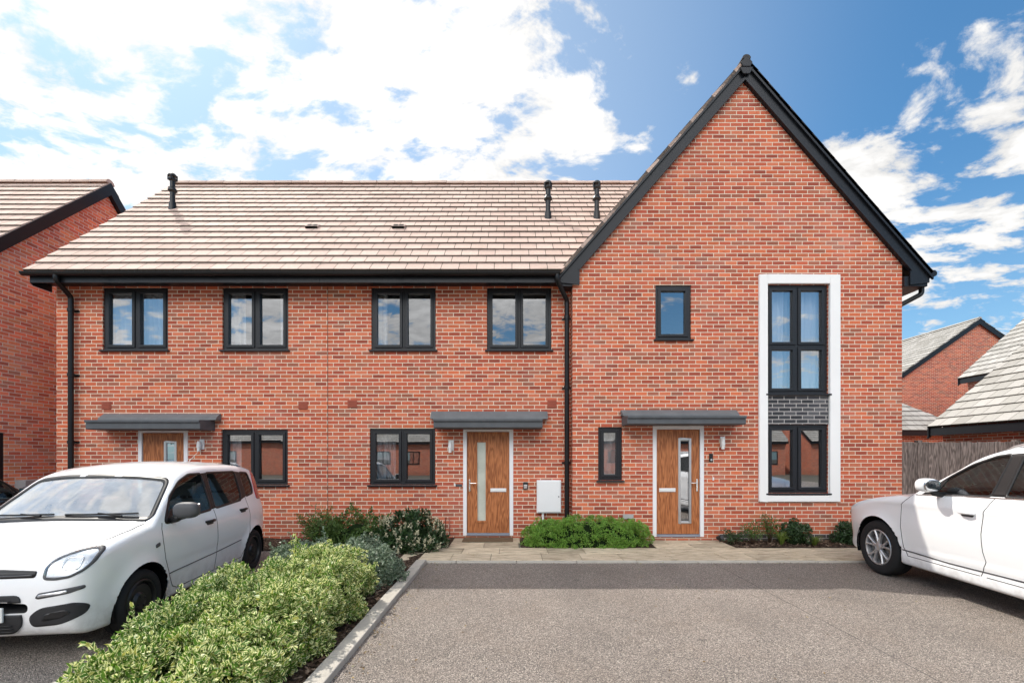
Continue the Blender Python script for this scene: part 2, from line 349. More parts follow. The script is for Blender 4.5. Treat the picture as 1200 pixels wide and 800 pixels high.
# ------------------------------------------------------------------ mesh helpers
class MB:
    def __init__(s): s.v = []; s.f = []; s.uv = []; s.mi = []
    def quad(s, pts, uvs=None, mi=0):
        b = len(s.v); s.v += [tuple(p) for p in pts]; s.f.append(list(range(b, b+len(pts))))
        s.uv.append(uvs if uvs else [(p[0], p[2]) for p in pts]); s.mi.append(mi)
    def box(s, x0, x1, y0, y1, z0, z1, mi=0):
        P = lambda x, y, z: (x, y, z)
        s.quad([P(x0,y0,z0),P(x1,y0,z0),P(x1,y0,z1),P(x0,y0,z1)], [(x0,z0),(x1,z0),(x1,z1),(x0,z1)], mi)
        s.quad([P(x1,y1,z0),P(x0,y1,z0),P(x0,y1,z1),P(x1,y1,z1)], [(x1,z0),(x0,z0),(x0,z1),(x1,z1)], mi)
        s.quad([P(x0,y1,z0),P(x0,y0,z0),P(x0,y0,z1),P(x0,y1,z1)], [(y1,z0),(y0,z0),(y0,z1),(y1,z1)], mi)
        s.quad([P(x1,y0,z0),P(x1,y1,z0),P(x1,y1,z1),P(x1,y0,z1)], [(y0,z0),(y1,z0),(y1,z1),(y0,z1)], mi)
        s.quad([P(x0,y0,z1),P(x1,y0,z1),P(x1,y1,z1),P(x0,y1,z1)], [(x0,y0),(x1,y0),(x1,y1),(x0,y1)], mi)
        s.quad([P(x0,y1,z0),P(x1,y1,z0),P(x1,y0,z0),P(x0,y0,z0)], [(x0,y1),(x1,y1),(x1,y0),(x0,y0)], mi)
    def fbox(s, F, u0, u1, z0, z1, d0, d1, mi=0):
        c = [F(u, z, d) for d in (d0, d1) for z in (z0, z1) for u in (u0, u1)]
        k = {(d, z, u): c[d*4+z*2+u] for d in (0,1) for z in (0,1) for u in (0,1)}
        def q(a, uvs): s.quad([k[i] for i in a], uvs, mi)
        q([(1,0,0),(1,0,1),(1,1,1),(1,1,0)], [(u0,z0),(u1,z0),(u1,z1),(u0,z1)])
        q([(0,0,1),(0,0,0),(0,1,0),(0,1,1)], [(u1,z0),(u0,z0),(u0,z1),(u1,z1)])
        q([(0,0,0),(1,0,0),(1,1,0),(0,1,0)], [(d0,z0),(d1,z0),(d1,z1),(d0,z1)])
        q([(1,0,1),(0,0,1),(0,1,1),(1,1,1)], [(d1,z0),(d0,z0),(d0,z1),(d1,z1)])
        q([(1,1,0),(1,1,1),(0,1,1),(0,1,0)], [(u0,d1),(u1,d1),(u1,d0),(u0,d0)])
        q([(0,0,0),(0,0,1),(1,0,1),(1,0,0)], [(u0,d0),(u1,d0),(u1,d1),(u0,d1)])
    def tube(s, pts, r, n=10, mi=0, caps=True):
        pts = [Vector(p) for p in pts]; base = len(s.v); rings = []
        rs = r if isinstance(r, (list, tuple)) else [r]*len(pts)
        prev = None
        for i, p in enumerate(pts):
            d = (pts[min(i+1, len(pts)-1)] - pts[max(i-1, 0)]).normalized()
            if prev is None:
                a = d.orthogonal().normalized()
            else:
                a = (prev - d*prev.dot(d)).normalized()
            prev = a; b = d.cross(a)
            ring = []
            for k in range(n):
                t = 2*math.pi*k/n
                s.v.append(tuple(p + (a*math.cos(t) + b*math.sin(t))*rs[i])); ring.append(len(s.v)-1)
            rings.append(ring)
        for i in range(len(rings)-1):
            for k in range(n):
                s.f.append([rings[i][k], rings[i][(k+1)%n], rings[i+1][(k+1)%n], rings[i+1][k]])
                s.uv.append([(0,0)]*4); s.mi.append(mi)
        if caps:
            s.f.append(rings[0][::-1]); s.uv.append([(0,0)]*n); s.mi.append(mi)
            s.f.append(rings[-1][:]); s.uv.append([(0,0)]*n); s.mi.append(mi)
    def lathe(s, prof, origin, axis, n=32, mi=0):
        """prof: list of (r, h) along axis"""
        o = Vector(origin); ax = Vector(axis).normalized(); a = ax.orthogonal().normalized(); b = ax.cross(a)
        rings = []
        for r, h in prof:
            ring = []
            for k in range(n):
                t = 2*math.pi*k/n
                s.v.append(tuple(o + ax*h + (a*math.cos(t)+b*math.sin(t))*max(r, 1e-4))); ring.append(len(s.v)-1)
            rings.append(ring)
        for i in range(len(rings)-1):
            for k in range(n):
                s.f.append([rings[i][k], rings[i][(k+1)%n], rings[i+1][(k+1)%n], rings[i+1][k]])
                s.uv.append([(0,0)]*4); s.mi.append(mi)
    def prism(s, poly, ext, mi=0):
        """poly: 3d points of a flat polygon, ext: extrusion vector"""
        e = Vector(ext); P = [Vector(p) for p in poly]; n = len(P)
        uvf = lambda p: (p[0]+p[1], p[2])
        s.quad(P, [uvf(p) for p in P], mi); Q = [p+e for p in P]
        s.quad(Q[::-1], [uvf(p) for p in Q[::-1]], mi)
        for i in range(n):
            j = (i+1) % n
            s.quad([P[i], Q[i], Q[j], P[j]], [uvf(P[i]), uvf(Q[i]), uvf(Q[j]), uvf(P[j])], mi)
    def ball(s, c, rx, ry, rz, nu=16, nv=10, mi=0, e=1.0):
        def pw(x): return math.copysign(abs(x)**e, x)
        rings = []
        for j in range(nv+1):
            ph = -math.pi/2 + math.pi*j/nv; ring = []
            for i in range(nu):
                th = 2*math.pi*i/nu
                s.v.append((c[0]+rx*pw(math.cos(ph))*pw(math.cos(th)), c[1]+ry*pw(math.cos(ph))*pw(math.sin(th)), c[2]+rz*pw(math.sin(ph)))); ring.append(len(s.v)-1)
            rings.append(ring)
        for j in range(nv):
            for i in range(nu):
                s.f.append([rings[j][i], rings[j][(i+1)%nu], rings[j+1][(i+1)%nu], rings[j+1][i]]); s.uv.append([(0,0)]*4); s.mi.append(mi)

def mesh_from(mb, name, mats, smooth=False, recalc=True, merge=True):
    me = bpy.data.meshes.new(name)
    me.from_pydata(mb.v, [], mb.f)
    uvl = me.uv_layers.new(name='UVMap')
    flat = [c for f in mb.uv for p in f for c in p]
    if len(flat) == len(uvl.data)*2: uvl.data.foreach_set('uv', flat)
    me.polygons.foreach_set('material_index', mb.mi)
    for m in mats: me.materials.append(m)
    bm = bmesh.new(); bm.from_mesh(me)
    if merge: bmesh.ops.remove_doubles(bm, verts=bm.verts, dist=0.0002)
    if recalc: bmesh.ops.recalc_face_normals(bm, faces=bm.faces)
    for f in bm.faces: f.smooth = smooth
    bm.to_mesh(me); bm.free()
    return me

BASE = {}
def base_matrix(p): return BASE.get(p.name, Matrix.Identity(4))
def link(o, parent=None, world=True):
    COL.objects.link(o)
    if parent is not None:
        o.parent = parent
        if world:                                   # mesh is in world space: undo the parent's placement
            o.matrix_parent_inverse = base_matrix(parent).inverted()
        BASE[o.name] = base_matrix(parent) if not world else Matrix.Identity(4)
    return o
def obj(name, mb, mats, parent=None, smooth=False, bevel=0.0, recalc=True, world=True, merge=True, angle=None):
    if not isinstance(mats, (list, tuple)): mats = [mats]
    me = mb if isinstance(mb, bpy.types.Mesh) else mesh_from(mb, name, mats, smooth, recalc, merge)
    o = bpy.data.objects.new(name, me); link(o, parent, world)
    if bevel:
        b = o.modifiers.new('bevel', 'BEVEL'); b.width = bevel; b.segments = 2; b.limit_method = 'ANGLE'; b.angle_limit = R(40)
        b.harden_normals = False
    if smooth and angle:
        me.set_sharp_from_angle(angle=R(angle))
    return o
def tag(o, label=None, cat=None, group=None, kind=None):
    if label: o['label'] = label
    if cat: o['category'] = cat
    if group: o['group'] = group
    if kind: o['kind'] = kind
    return o
def thing(name, loc, label, cat, group=None, rz=0.0):
    o = bpy.data.objects.new(name, None); COL.objects.link(o)
    o.location = loc; o.rotation_euler = (0, 0, rz); o.empty_display_size = 0.3
    BASE[o.name] = Matrix.Translation(Vector(loc)) @ Matrix.Rotation(rz, 4, 'Z')
    return tag(o, label, cat, group)
class Face:
    """wall coordinates: u along the wall, z up, d out of the wall"""
    def __init__(s, o, ux, n): s.o = Vector(o); s.u = Vector(ux); s.n = Vector(n)
    def __call__(s, u, z, d=0.0): return tuple(s.o + s.u*u + s.n*d + Vector((0,0,z)))

# ------------------------------------------------------------------ building helpers
def wall_quads(mb, F, u0, u1, z0, z1, ops=(), reveal=0.10, mi=0):
    us = sorted({u0, u1, *[o[0] for o in ops], *[o[1] for o in ops]}); zs = sorted({z0, z1, *[o[2] for o in ops], *[o[3] for o in ops]})
    us = [u for u in us if u0 <= u <= u1]; zs = [z for z in zs if z0 <= z <= z1]
    for a, b in zip(us[:-1], us[1:]):
        for c, d in zip(zs[:-1], zs[1:]):
            m = ((a+b)/2, (c+d)/2)
            if any(o[0] < m[0] < o[1] and o[2] < m[1] < o[3] for o in ops): continue
            mb.quad([F(a,c),F(b,c),F(b,d),F(a,d)], [(a,c),(b,c),(b,d),(a,d)], mi)
    for a, b, c, d in ops:
        r = reveal
        mb.quad([F(a,c),F(a,d),F(a,d,-r),F(a,c,-r)], [(a,c),(a,d),(a+r,d),(a+r,c)], mi)
        mb.quad([F(b,c,-r),F(b,d,-r),F(b,d),F(b,c)], [(b-r,c),(b-r,d),(b,d),(b,c)], mi)
        mb.quad([F(a,d),F(b,d),F(b,d,-r),F(a,d,-r)], [(a,d),(b,d),(b,d+r),(a,d+r)], mi)
        mb.quad([F(a,c,-r),F(b,c,-r),F(b,c),F(a,c)], [(a,c-r),(b,c-r),(b,c),(a,c)], mi)

def tile_roof(mb, o, along, up, slope, gauge, left, right, t=0.023, e=0.011, mi=0):
    o = Vector(o); along = Vector(along); up = Vector(up).normalized(); nrm = along.cross(up).normalized()
    if nrm.z < 0: nrm = -nrm
    n = int(round(slope/gauge)); g = slope/n
    P = lambda u, s, h: tuple(o + along*u + up*s + nrm*h)
    for i in range(n):
        s0, s1 = i*g, (i+1)*g
        a0, b0 = left(s0), right(s0); a1, b1 = left(s1), right(s1)
        if b0 - a0 < 0.02 and b1 - a1 < 0.02: continue
        k = max(1, int((b0-a0)/1.1))
        rw = [random.uniform(-0.0035, 0.0035) for _ in range(k+1)]
        for j in range(k):
            f0, f1 = j/k, (j+1)/k
            ua0, ub0 = a0+(b0-a0)*f0, a0+(b0-a0)*f1; ua1, ub1 = a1+(b1-a1)*f0, a1+(b1-a1)*f1
            h0, h1 = t+e+rw[j], t+e+rw[j+1]
            mb.quad([P(ua0,s0,h0),P(ub0,s0,h1),P(ub1,s1+0.004,e-0.004),P(ua1,s1+0.004,e-0.004)], [(ua0,i+0.012),(ub0,i+0.012),(ub1,i+0.999),(ua1,i+0.999)], mi)
            mb.quad([P(ua0,s0,-0.004),P(ub0,s0,-0.004),P(ub0,s0,h1),P(ua0,s0,h0)], [(ua0,i+0.001),(ub0,i+0.001),(ub0,i+0.003),(ua0,i+0.003)], mi)
        for (c0, c1, hh) in ((a0, a1, t+e+rw[0]), (b0, b1, t+e+rw[-1])):
            mb.quad([P(c0,s0,-0.03),P(c0,s0,hh),P(c1,s1,e),P(c1,s1,-0.03)], [(c0,i+0.1),(c0,i+0.4),(c1,i+0.4),(c1,i+0.1)], mi)

def ridge_tiles(mb, p, q, r=0.11, ln=0.45, mi=0):
    p, q = Vector(p), Vector(q); d = (q-p); L = d.length; d.normalize(); side = d.cross(Vector((0,0,1))).normalized()
    n = max(1, int(L/ln))
    for i in range(n):
        a, b = p + d*(L*i/n), p + d*(L*(i+1)/n - 0.006)
        dz = random.uniform(-0.006, 0.006); k = 8
        pa = []; pb = []
        for j in range(k+1):
            t = math.pi*(-0.04 + 1.08*j/k)
            off = side*math.cos(t)*r*1.05 + Vector((0,0,math.sin(t)*r*0.85 + dz))
            pa.append(a+off); pb.append(b+off*1.05)
        for j in range(k): mb.quad([pa[j], pb[j], pb[j+1], pa[j+1]], [(i*0.33+0.1, j+.4)]*4, mi)
        mb.quad(pa, [(i*0.33+.1, .4)]*(k+1), mi); mb.quad(pb[::-1], [(i*0.33+.1, .4)]*(k+1), mi)

def window(parent, F, u0, u1, z0, z1, cols=2, zsplit=None, sill=True, curtain=None, back=0.09, pane=None, bar=0.052, outer=0.050):
    fr = MB(); D0, D1 = -back, -back+0.062
    g = 0.003; U0, U1, Z0, Z1 = u0+g, u1-g, z0+g, z1-g
    fr.fbox(F, U0, U0+outer, Z0, Z1, D0, D1); fr.fbox(F, U1-outer, U1, Z0, Z1, D0, D1)
    fr.fbox(F, U0+outer, U1-outer, Z0, Z0+outer, D0, D1); fr.fbox(F, U0+outer, U1-outer, Z1-outer, Z1, D0, D1)
    o = obj('window', fr, M['anthracite'], parent, bevel=0.005)
    zz = [Z0+outer] + ([zsplit] if zsplit else []) + [Z1-outer]; mull = 0.045
    us = [U0+outer + (U1-U0-2*outer)*i/cols for i in range(cols+1)]
    ms = MB()
    for i in range(1, cols): ms.fbox(F, us[i]-mull/2, us[i]+mull/2, Z0+outer, Z1-outer, D0+0.002, D1-0.002)
    if zsplit:
        for i in range(cols):
            a = us[i]+(mull/2 if i else 0); b = us[i+1]-(mull/2 if i < cols-1 else 0)
            ms.fbox(F, a, b, zsplit-mull/2, zsplit+mull/2, D0+0.002, D1-0.002)
    if cols > 1 or zsplit: obj('mullion', ms, M['anthracite'], o, bevel=0.004)
    pn = MB(); cs = MB()
    for i in range(cols):
        for j in range(len(zz)-1):
            a = us[i]+(mull/2 if i > 0 else 0)+0.003; b = us[i+1]-(mull/2 if i < cols-1 else 0)-0.003
            c = zz[j]+(mull/2 if j > 0 else 0)+0.003; d = zz[j+1]-(mull/2 if j < len(zz)-2 else 0)-0.003
            e0, e1 = D0+0.006, D1+0.016
            cs.fbox(F, a, a+bar, c, d, e0, e1); cs.fbox(F, b-bar, b, c, d, e0, e1)
            cs.fbox(F, a+bar, b-bar, c, c+bar, e0, e1); cs.fbox(F, a+bar, b-bar, d-bar, d, e0, e1)
            p = D0+0.03; tl = [random.uniform(-0.0012, 0.0012) for _ in range(4)]
            pn.quad([F(a+bar-.004,c+bar-.004,p+tl[0]),F(b-bar+.004,c+bar-.004,p+tl[1]),F(b-bar+.004,d-bar+.004,p+tl[2]),F(a+bar-.004,d-bar+.004,p+tl[3])])
            bd = MB()
    obj('casement', cs, M['anthracite'], o, bevel=0.006)
    obj('pane', pn, pane or M['pane'], o, recalc=False)
    if sill:
        sl = MB(); sl.fbox(F, u0-0.035, u1+0.035, z0-0.034, z0-0.002, -0.03, 0.055)
        obj('sill', sl, M['anthracite'], o, bevel=0.006)
    if curtain:
        for (ca, cb, key) in curtain:
            cm = MB(); n = 46; A = u0+(u1-u0)*ca; B = u0+(u1-u0)*cb; ph = random.uniform(0, 6)
            pts = []
            for k in range(n+1):
                u = A+(B-A)*k/n; w = 2*math.pi*(u)/0.115 + 1.3*math.sin(u*7+ph)
                pts.append((u, -back-0.13+0.032*math.sin(w+ph)+0.012*math.sin(2.3*w)))
            for k in range(n):
                (ua, da), (ub, db) = pts[k], pts[k+1]
                cm.quad([F(ua,z0-0.05,da*1.1),F(ub,z0-0.05,db*1.1),F(ub,z1+0.05,db),F(ua,z1+0.05,da)])
            obj('curtain', cm, M[key], o, smooth=True, recalc=False)
    return o

def door(parent, F, u0, u1, z0, z1, slit='left'):
    fw = 0.072; fr = MB()
    fr.fbox(F, u0, u0+fw, z0, z1, -0.075, 0.012); fr.fbox(F, u1-fw, u1, z0, z1, -0.075, 0.012)
    fr.fbox(F, u0+fw, u1-fw, z1-fw, z1, -0.075, 0.012)
    d = obj('door', fr, M['doorframe'], parent, bevel=0.006)
    th = MB(); th.fbox(F, u0+fw+.002, u1-fw-.002, z0, z0+0.045, -0.075, 0.02)
    obj('threshold', th, M['threshold'], d, bevel=0.005)
    a, b, c, e = u0+fw+0.006, u1-fw-0.006, z0+0.052, z1-fw-0.006
    mir = lambda u: u if slit == 'left' else a+b-u
    L0, L1 = sorted((mir(a+0.163), mir(a+0.395))); Z0, Z1 = c+0.205, e-0.17
    lf = MB(); lf.fbox(F, a, L0, c, e, -0.065, -0.018); lf.fbox(F, L1, b, c, e, -0.065, -0.018)
    lf.fbox(F, L0, L1, c, Z0, -0.065, -0.018); lf.fbox(F, L0, L1, Z1, e, -0.065, -0.018)
    obj('door_leaf', lf, M['oak'], d, merge=True)
    md = MB(); w = 0.032
    md.fbox(F, L0-w*.3, L0+w, Z0-w*.3, Z1+w*.3, -0.05, -0.006); md.fbox(F, L1-w, L1+w*.3, Z0-w*.3, Z1+w*.3, -0.05, -0.006)
    md.fbox(F, L0+w, L1-w, Z0-w*.3, Z0+w, -0.05, -0.006); md.fbox(F, L0+w, L1-w, Z1-w, Z1+w*.3, -0.05, -0.006)
    obj('glazing_bead', md, M['oak'] if slit == 'left' else M['steel'], d, bevel=0.008)
    gl = MB(); gl.fbox(F, L0+w-.004, L1-w+.004, Z0+w-.004, Z1-w+.004, -0.045, -0.03)
    obj('door_pane', gl, M['frost'] if slit == 'left' else M['doorglass'], d)
    hu = mir(a+0.048); hz = c+0.94; s = 1 if slit == 'left' else -1
    h = MB(); h.fbox(F, hu-0.016, hu+0.016, hz-0.13, hz+0.10, -0.018, -0.004)
    h.tube([F(hu, hz+0.03, -0.01), F(hu, hz+0.03, 0.035), F(hu+0.02*s, hz+0.03, 0.045), F(hu+0.135*s, hz+0.03, 0.045)], 0.010, 10)
    h.tube([F(hu, hz-0.06, -0.006), F(hu, hz-0.06, 0.004)], 0.009, 10)
    obj('handle', h, M['chrome'], d, bevel=0.003)
    lu0, lu1 = sorted((mir(a+0.455), mir(a+0.765))); lz = c+0.80
    lp = MB(); lp.fbox(F, lu0, lu1, lz, lz+0.07, -0.018, -0.006); lp.fbox(F, lu0+0.02, lu1-0.02, lz+0.012, lz+0.058, -0.006, 0.0)
    obj('letter_plate', lp, M['white'], d, bevel=0.006)
    return d

def canopy(parent, F, slab, up, zs=(2.125, 2.30, 2.455), proj=0.45):
    sb = MB(); a, b = slab
    prof = [(0.0, zs[0]), (proj-0.05, zs[0]), (proj-0.03, zs[0]+0.012), (proj-0.03, zs[1]-0.05), (proj, zs[1]-0.045), (proj, zs[1]), (0.0, zs[1]+0.03)]
    sb.prism([F(a, z, d+0.002) for d, z in prof], Vector(F(b,0,0))-Vector(F(a,0,0)))
    o = obj('canopy', sb, M['lead'], parent, bevel=0.006)
    fl = MB(); prof = [(0.0, zs[1]+0.032), (0.16, zs[1]+0.022), (0.15, zs[1]+0.06), (0.03, zs[2]), (0.0, zs[2])]
    fl.prism([F(up[0], z, d+0.003) for d, z in prof], Vector(F(up[1],0,0))-Vector(F(up[0],0,0)))
    obj('flashing', fl, M['lead_light'], o, bevel=0.004)
    return o

def downpipe(parent, pts, clips, F):
    p = MB()
    q = [Vector(x) for x in pts]; fine = [q[0]]
    for i in range(1, len(q)-1):
        a = (q[i-1]-q[i]).normalized()*0.05; b = (q[i+1]-q[i]).normalized()*0.05
        for t in (0, .25, .5, .75, 1): fine.append((q[i]+a)*(1-t)**2 + q[i]*2*t*(1-t) + (q[i]+b)*t**2)
    fine.append(q[-1])
    p.tube(fine, 0.045, 14)
    o = obj('downpipe', p, M['pipe'], parent, smooth=True, angle=50)
    for (u, z, d) in clips:
        c = MB(); c.tube([F(u, z-0.03, d), F(u, z+0.03, d)], 0.056, 14); c.fbox(F, u-0.085, u+0.085, z-0.018, z+0.018, 0.0, 0.02); c.fbox(F, u-0.03, u+0.03, z-0.015, z+0.015, 0.02, d)
        obj('pipe_clip', c, M['pipe'], o)
    return o

def wall_light(parent, F, u, z):
    b = MB(); b.fbox(F, u-0.045, u+0.045, z-0.06, z+0.14, 0.0, 0.02); b.tube([F(u, z+0.05, 0.018), F(u, z+0.05, 0.06)], 0.014, 8)
    b.tube([F(u-0.02, z+0.10, 0.07), F(u-0.02, z-0.02, 0.07)], [0.03, 0.042], 12)
    o = obj('wall_light', b, M['white'], parent, bevel=0.004)
    g = MB(); g.tube([F(u-0.02, z-0.02, 0.07), F(u-0.02, z-0.10, 0.07)], [0.034, 0.03], 12)
    obj('lamp_glass', g, M['whiteglow'], o, smooth=True, angle=50)

def vent_brick(parent, F, u, z):
    b = MB(); b.fbox(F, u-0.09, u+0.09, z-0.075, z+0.075, 0.0, 0.012)
    for i in range(4): b.fbox(F, u-0.075, u+0.075, z-0.06+i*0.034, z-0.044+i*0.034, 0.012, 0.02)
    obj('vent_grille', b, M['terracotta'], parent)

def roof_vent_pipe(parent, x, y, z):
    p = MB(); k = 1.2
    Z = lambda h: z+h*k
    p.tube([(x,y,z-0.35),(x,y,Z(.16))], [0.105,0.072], 16); p.tube([(x,y,Z(.1)),(x,y,Z(.58))], 0.055, 16)
    p.tube([(x,y,Z(.36)),(x,y,Z(.39)),(x,y,Z(.41)),(x,y,Z(.46))], [0.06,0.095,0.095,0.06], 16)
    p.tube([(x,y,Z(.58)),(x,y,Z(.60)),(x,y,Z(.63))], [0.056,0.082,0.086], 16)
    for j in range(4):
        a = j*math.pi/2+.4; p.tube([(x+.09*math.cos(a), y+.09*math.sin(a), Z(.60)), (x+.09*math.cos(a), y+.09*math.sin(a), Z(.70))], 0.014, 6)
    p.tube([(x,y,Z(.68)),(x,y,Z(.70)),(x,y,Z(.73))], [0.09,0.09,0.06], 16)
    return obj('vent_pipe', p, M['pipe'], parent, smooth=True, angle=35)

# ------------------------------------------------------------------ the ground
H = 1.6
Y1, Y2 = 8.67, 8.42
def sheet(name, x0, x1, y0, y1, z, mat, n=1):
    mb = MB()
    mb.quad([(x0,y0,z),(x1,y0,z),(x1,y1,z),(x0,y1,z)])
    return tag(obj(name, mb, mat, recalc=False), kind='structure')
sheet('ground', -400, 400, -400, 400, -0.02, M['ground'])
# asphalt with a very slight unevenness
mb = MB(); nx, ny = 70, 50
ax0, ax1, ay0, ay1 = -22.0, 20.0, -16.0, 7.9
hz = lambda x, y: 0.004 + 0.006*noise.noise(Vector((x*0.5, y*0.5, 1.3)))
for i in range(nx):
    for j in range(ny):
        xs = [ax0+(ax1-ax0)*k/nx for k in (i, i+1)]; ys = [ay0+(ay1-ay0)*k/ny for k in (j, j+1)]
        mb.quad([(xs[0],ys[0],hz(xs[0],ys[0])),(xs[1],ys[0],hz(xs[1],ys[0])),(xs[1],ys[1],hz(xs[1],ys[1])),(xs[0],ys[1],hz(xs[0],ys[1]))])
tag(obj('driveway', mb, M['asphalt'], smooth=True, recalc=False), kind='structure')
def soil_bed(x0, x1, y0, y1, z=0.03):
    mb = MB(); n = max(4, int((x1-x0)/0.12)); m_ = max(4, int((y1-y0)/0.12))
    hh = lambda x, y: z + 0.03*noise.noise(Vector((x*3, y*3, 0))) + 0.012*noise.noise(Vector((x*14, y*14, 4)))
    for i in range(n):
        for j in range(m_):
            xs = [x0+(x1-x0)*k/n for k in (i, i+1)]; ys = [y0+(y1-y0)*k/m_ for k in (j, j+1)]
            mb.quad([(xs[a], ys[b], hh(xs[a], ys[b])) for a, b in ((0,0),(1,0),(1,1),(0,1))])
    mb.quad([(x0,y0,-.01),(x1,y0,-.01),(x1,y0,hh(x1,y0)),(x0,y0,hh(x0,y0))])
    return mb
for b in ((-3.02, -1.44, 0.5, 8.66), (-6.0, -3.02, 7.6, 8.66), (0.16, 2.52, 7.72, 8.66), (3.92, 7.6, 7.74, 8.41), (-1.44, -1.12, 7.73, 8.66), (7.6, 14.0, 8.1, 10.6)):
    tag(obj('soil', soil_bed(*b), M['soil'], smooth=True, recalc=False), kind='structure')
# loose bark chips on the beds
bm_ = MB()
for (x0, x1, y0, y1, n) in ((-1.85, -1.46, 1.6, 6.6, 800), (0.2, 2.5, 7.74, 8.3, 60), (3.95, 7.3, 7.76, 8.35, 700), (-2.2, -1.15, 7.7, 8.5, 260)):
    for _ in range(n):
        x, y = random.uniform(x0, x1), random.uniform(y0, y1); z = 0.045+0.03*noise.noise(Vector((x*3, y*3, 0)))+random.uniform(0, .008)
        a = random.uniform(0, 6.28); l, w = random.uniform(.012, .035), random.uniform(.006, .016); tz = random.uniform(-.012, .012)
        c, s_ = math.cos(a), math.sin(a)
        bm_.quad([(x-c*l-s_*w, y-s_*l+c*w, z-tz), (x+c*l-s_*w, y+s_*l+c*w, z+tz), (x+c*l+s_*w, y+s_*l-c*w, z+tz+.004), (x-c*l+s_*w, y-s_*l-c*w, z-tz+.004)])
chipm, nt, out = new_mat('bark_chips'); nb = NB(nt)
nb.bsdf(out, nb.ramp(nb.n('ShaderNodeNewGeometry').outputs['Random Per Island'], [(0,(0.03,0.02,0.014)),(.6,(0.12,0.075,0.05)),(1,(0.30,0.22,0.16))]), 0.9, 0.2)
tag(obj('bark_mulch', bm_, chipm, recalc=False, merge=False), 'brown bark chips scattered on the planting beds', 'mulch', kind='stuff')

# paving: riven slabs, each with its own edge
pv = MB()
def slabs(x0, x1, y0, y1, w, h, z=0.034):
    y = y0; r = 0
    while y < y1-0.05:
        hh = min(h, y1-y); x = x0 - (w*0.5 if r % 2 else 0)
        while x < x1-0.02:
            ww = w*random.choice((1.0, 1.0, 0.75, 1.3))
            a, b = max(x, x0)+.004, min(x+ww, x1)-.004
            if b-a > 0.03:
                dz = random.uniform(-.004, .004); pv.box(a, b, y+.004, y+hh-.004, -0.02, z+dz)
            x += ww
        y += hh; r += 1
slabs(-1.76, 8.2, 6.80, 7.72, 0.62, 0.46); slabs(-1.12, 0.15, 7.725, 8.66, 0.62, 0.47, 0.036); slabs(2.53, 3.90, 7.725, 8.41, 0.66, 0.35, 0.036)
slabs(-7.6, -6.1, 7.905, 8.66, 0.7, 0.4, 0.036)
o = obj('path', pv, M['slab'], bevel=0.006); tag(o, kind='structure')
jb = MB()
for q in ((-1.75, 8.19, 6.801, 7.72), (-1.115, 0.145, 7.721, 8.655), (2.535, 3.895, 7.721, 8.405)): jb.box(*q, -0.01, 0.024)
jo = obj('mortar_bed', jb, plain('sand_mortar', (0.20,0.18,0.15), 0.95, 0.1, var=.3), o)
kb = MB()
x = -1.76
while x < 8.2:
    kb.box(x+.003, min(x+0.912, 8.2)-.003, 6.722, 6.797, -0.05, 0.030+random.uniform(-.002, .002)); x += 0.915
y = 0.7
while y < 6.7:
    e = min(y+0.912, 6.712); j = random.uniform(-.004, .004)
    kb.box(-1.44+j, -1.295+j, y+.004, e-.003, -0.06, 0.062+random.uniform(-.003, .003)); kb.box(-3.16, -3.03, y+.004, e-.003, -0.06, 0.060); y += 0.915
tag(obj('kerb', kb, M['kerb'], bevel=0.010), kind='structure')

lt = MB()
for _ in range(420):
    k = random.random()
    if k < .40: x, y = -1.27+abs(random.gauss(0, .10)), random.uniform(2.2, 6.7)
    elif k < .70: x, y = random.uniform(-1.2, 6.5), 6.70-abs(random.gauss(0, .09))
    else: x, y = random.uniform(-1.2, 5.0), random.uniform(2.0, 7.6)
    z = .022 if y < 6.72 else .046
    a = random.uniform(0, 6.28); l, w = random.uniform(.006, .020), random.uniform(.004, .010); c, s_ = math.cos(a), math.sin(a); t1, t2 = random.uniform(0, .008), random.uniform(0, .008)
    lt.quad([(x-c*l, y-s_*l, z), (x+s_*w, y-c*w, z+t1), (x+c*l, y+s_*l, z+.002), (x-s_*w, y+c*w, z+t2)])
litm, nt, out = new_mat('fallen_leaf'); nb = NB(nt)
nb.bsdf(out, nb.ramp(nb.n('ShaderNodeNewGeometry').outputs['Random Per Island'], [(0,(0.05,0.03,0.02)),(.5,(0.20,0.13,0.06)),(.8,(0.34,0.27,0.12)),(1,(0.18,0.22,0.07))]), 0.9, 0.2)
tag(obj('leaf_litter', lt, litm, recalc=False, merge=False), 'dry fallen leaves and grit along the kerb and paving edge', 'leaf litter', kind='stuff')

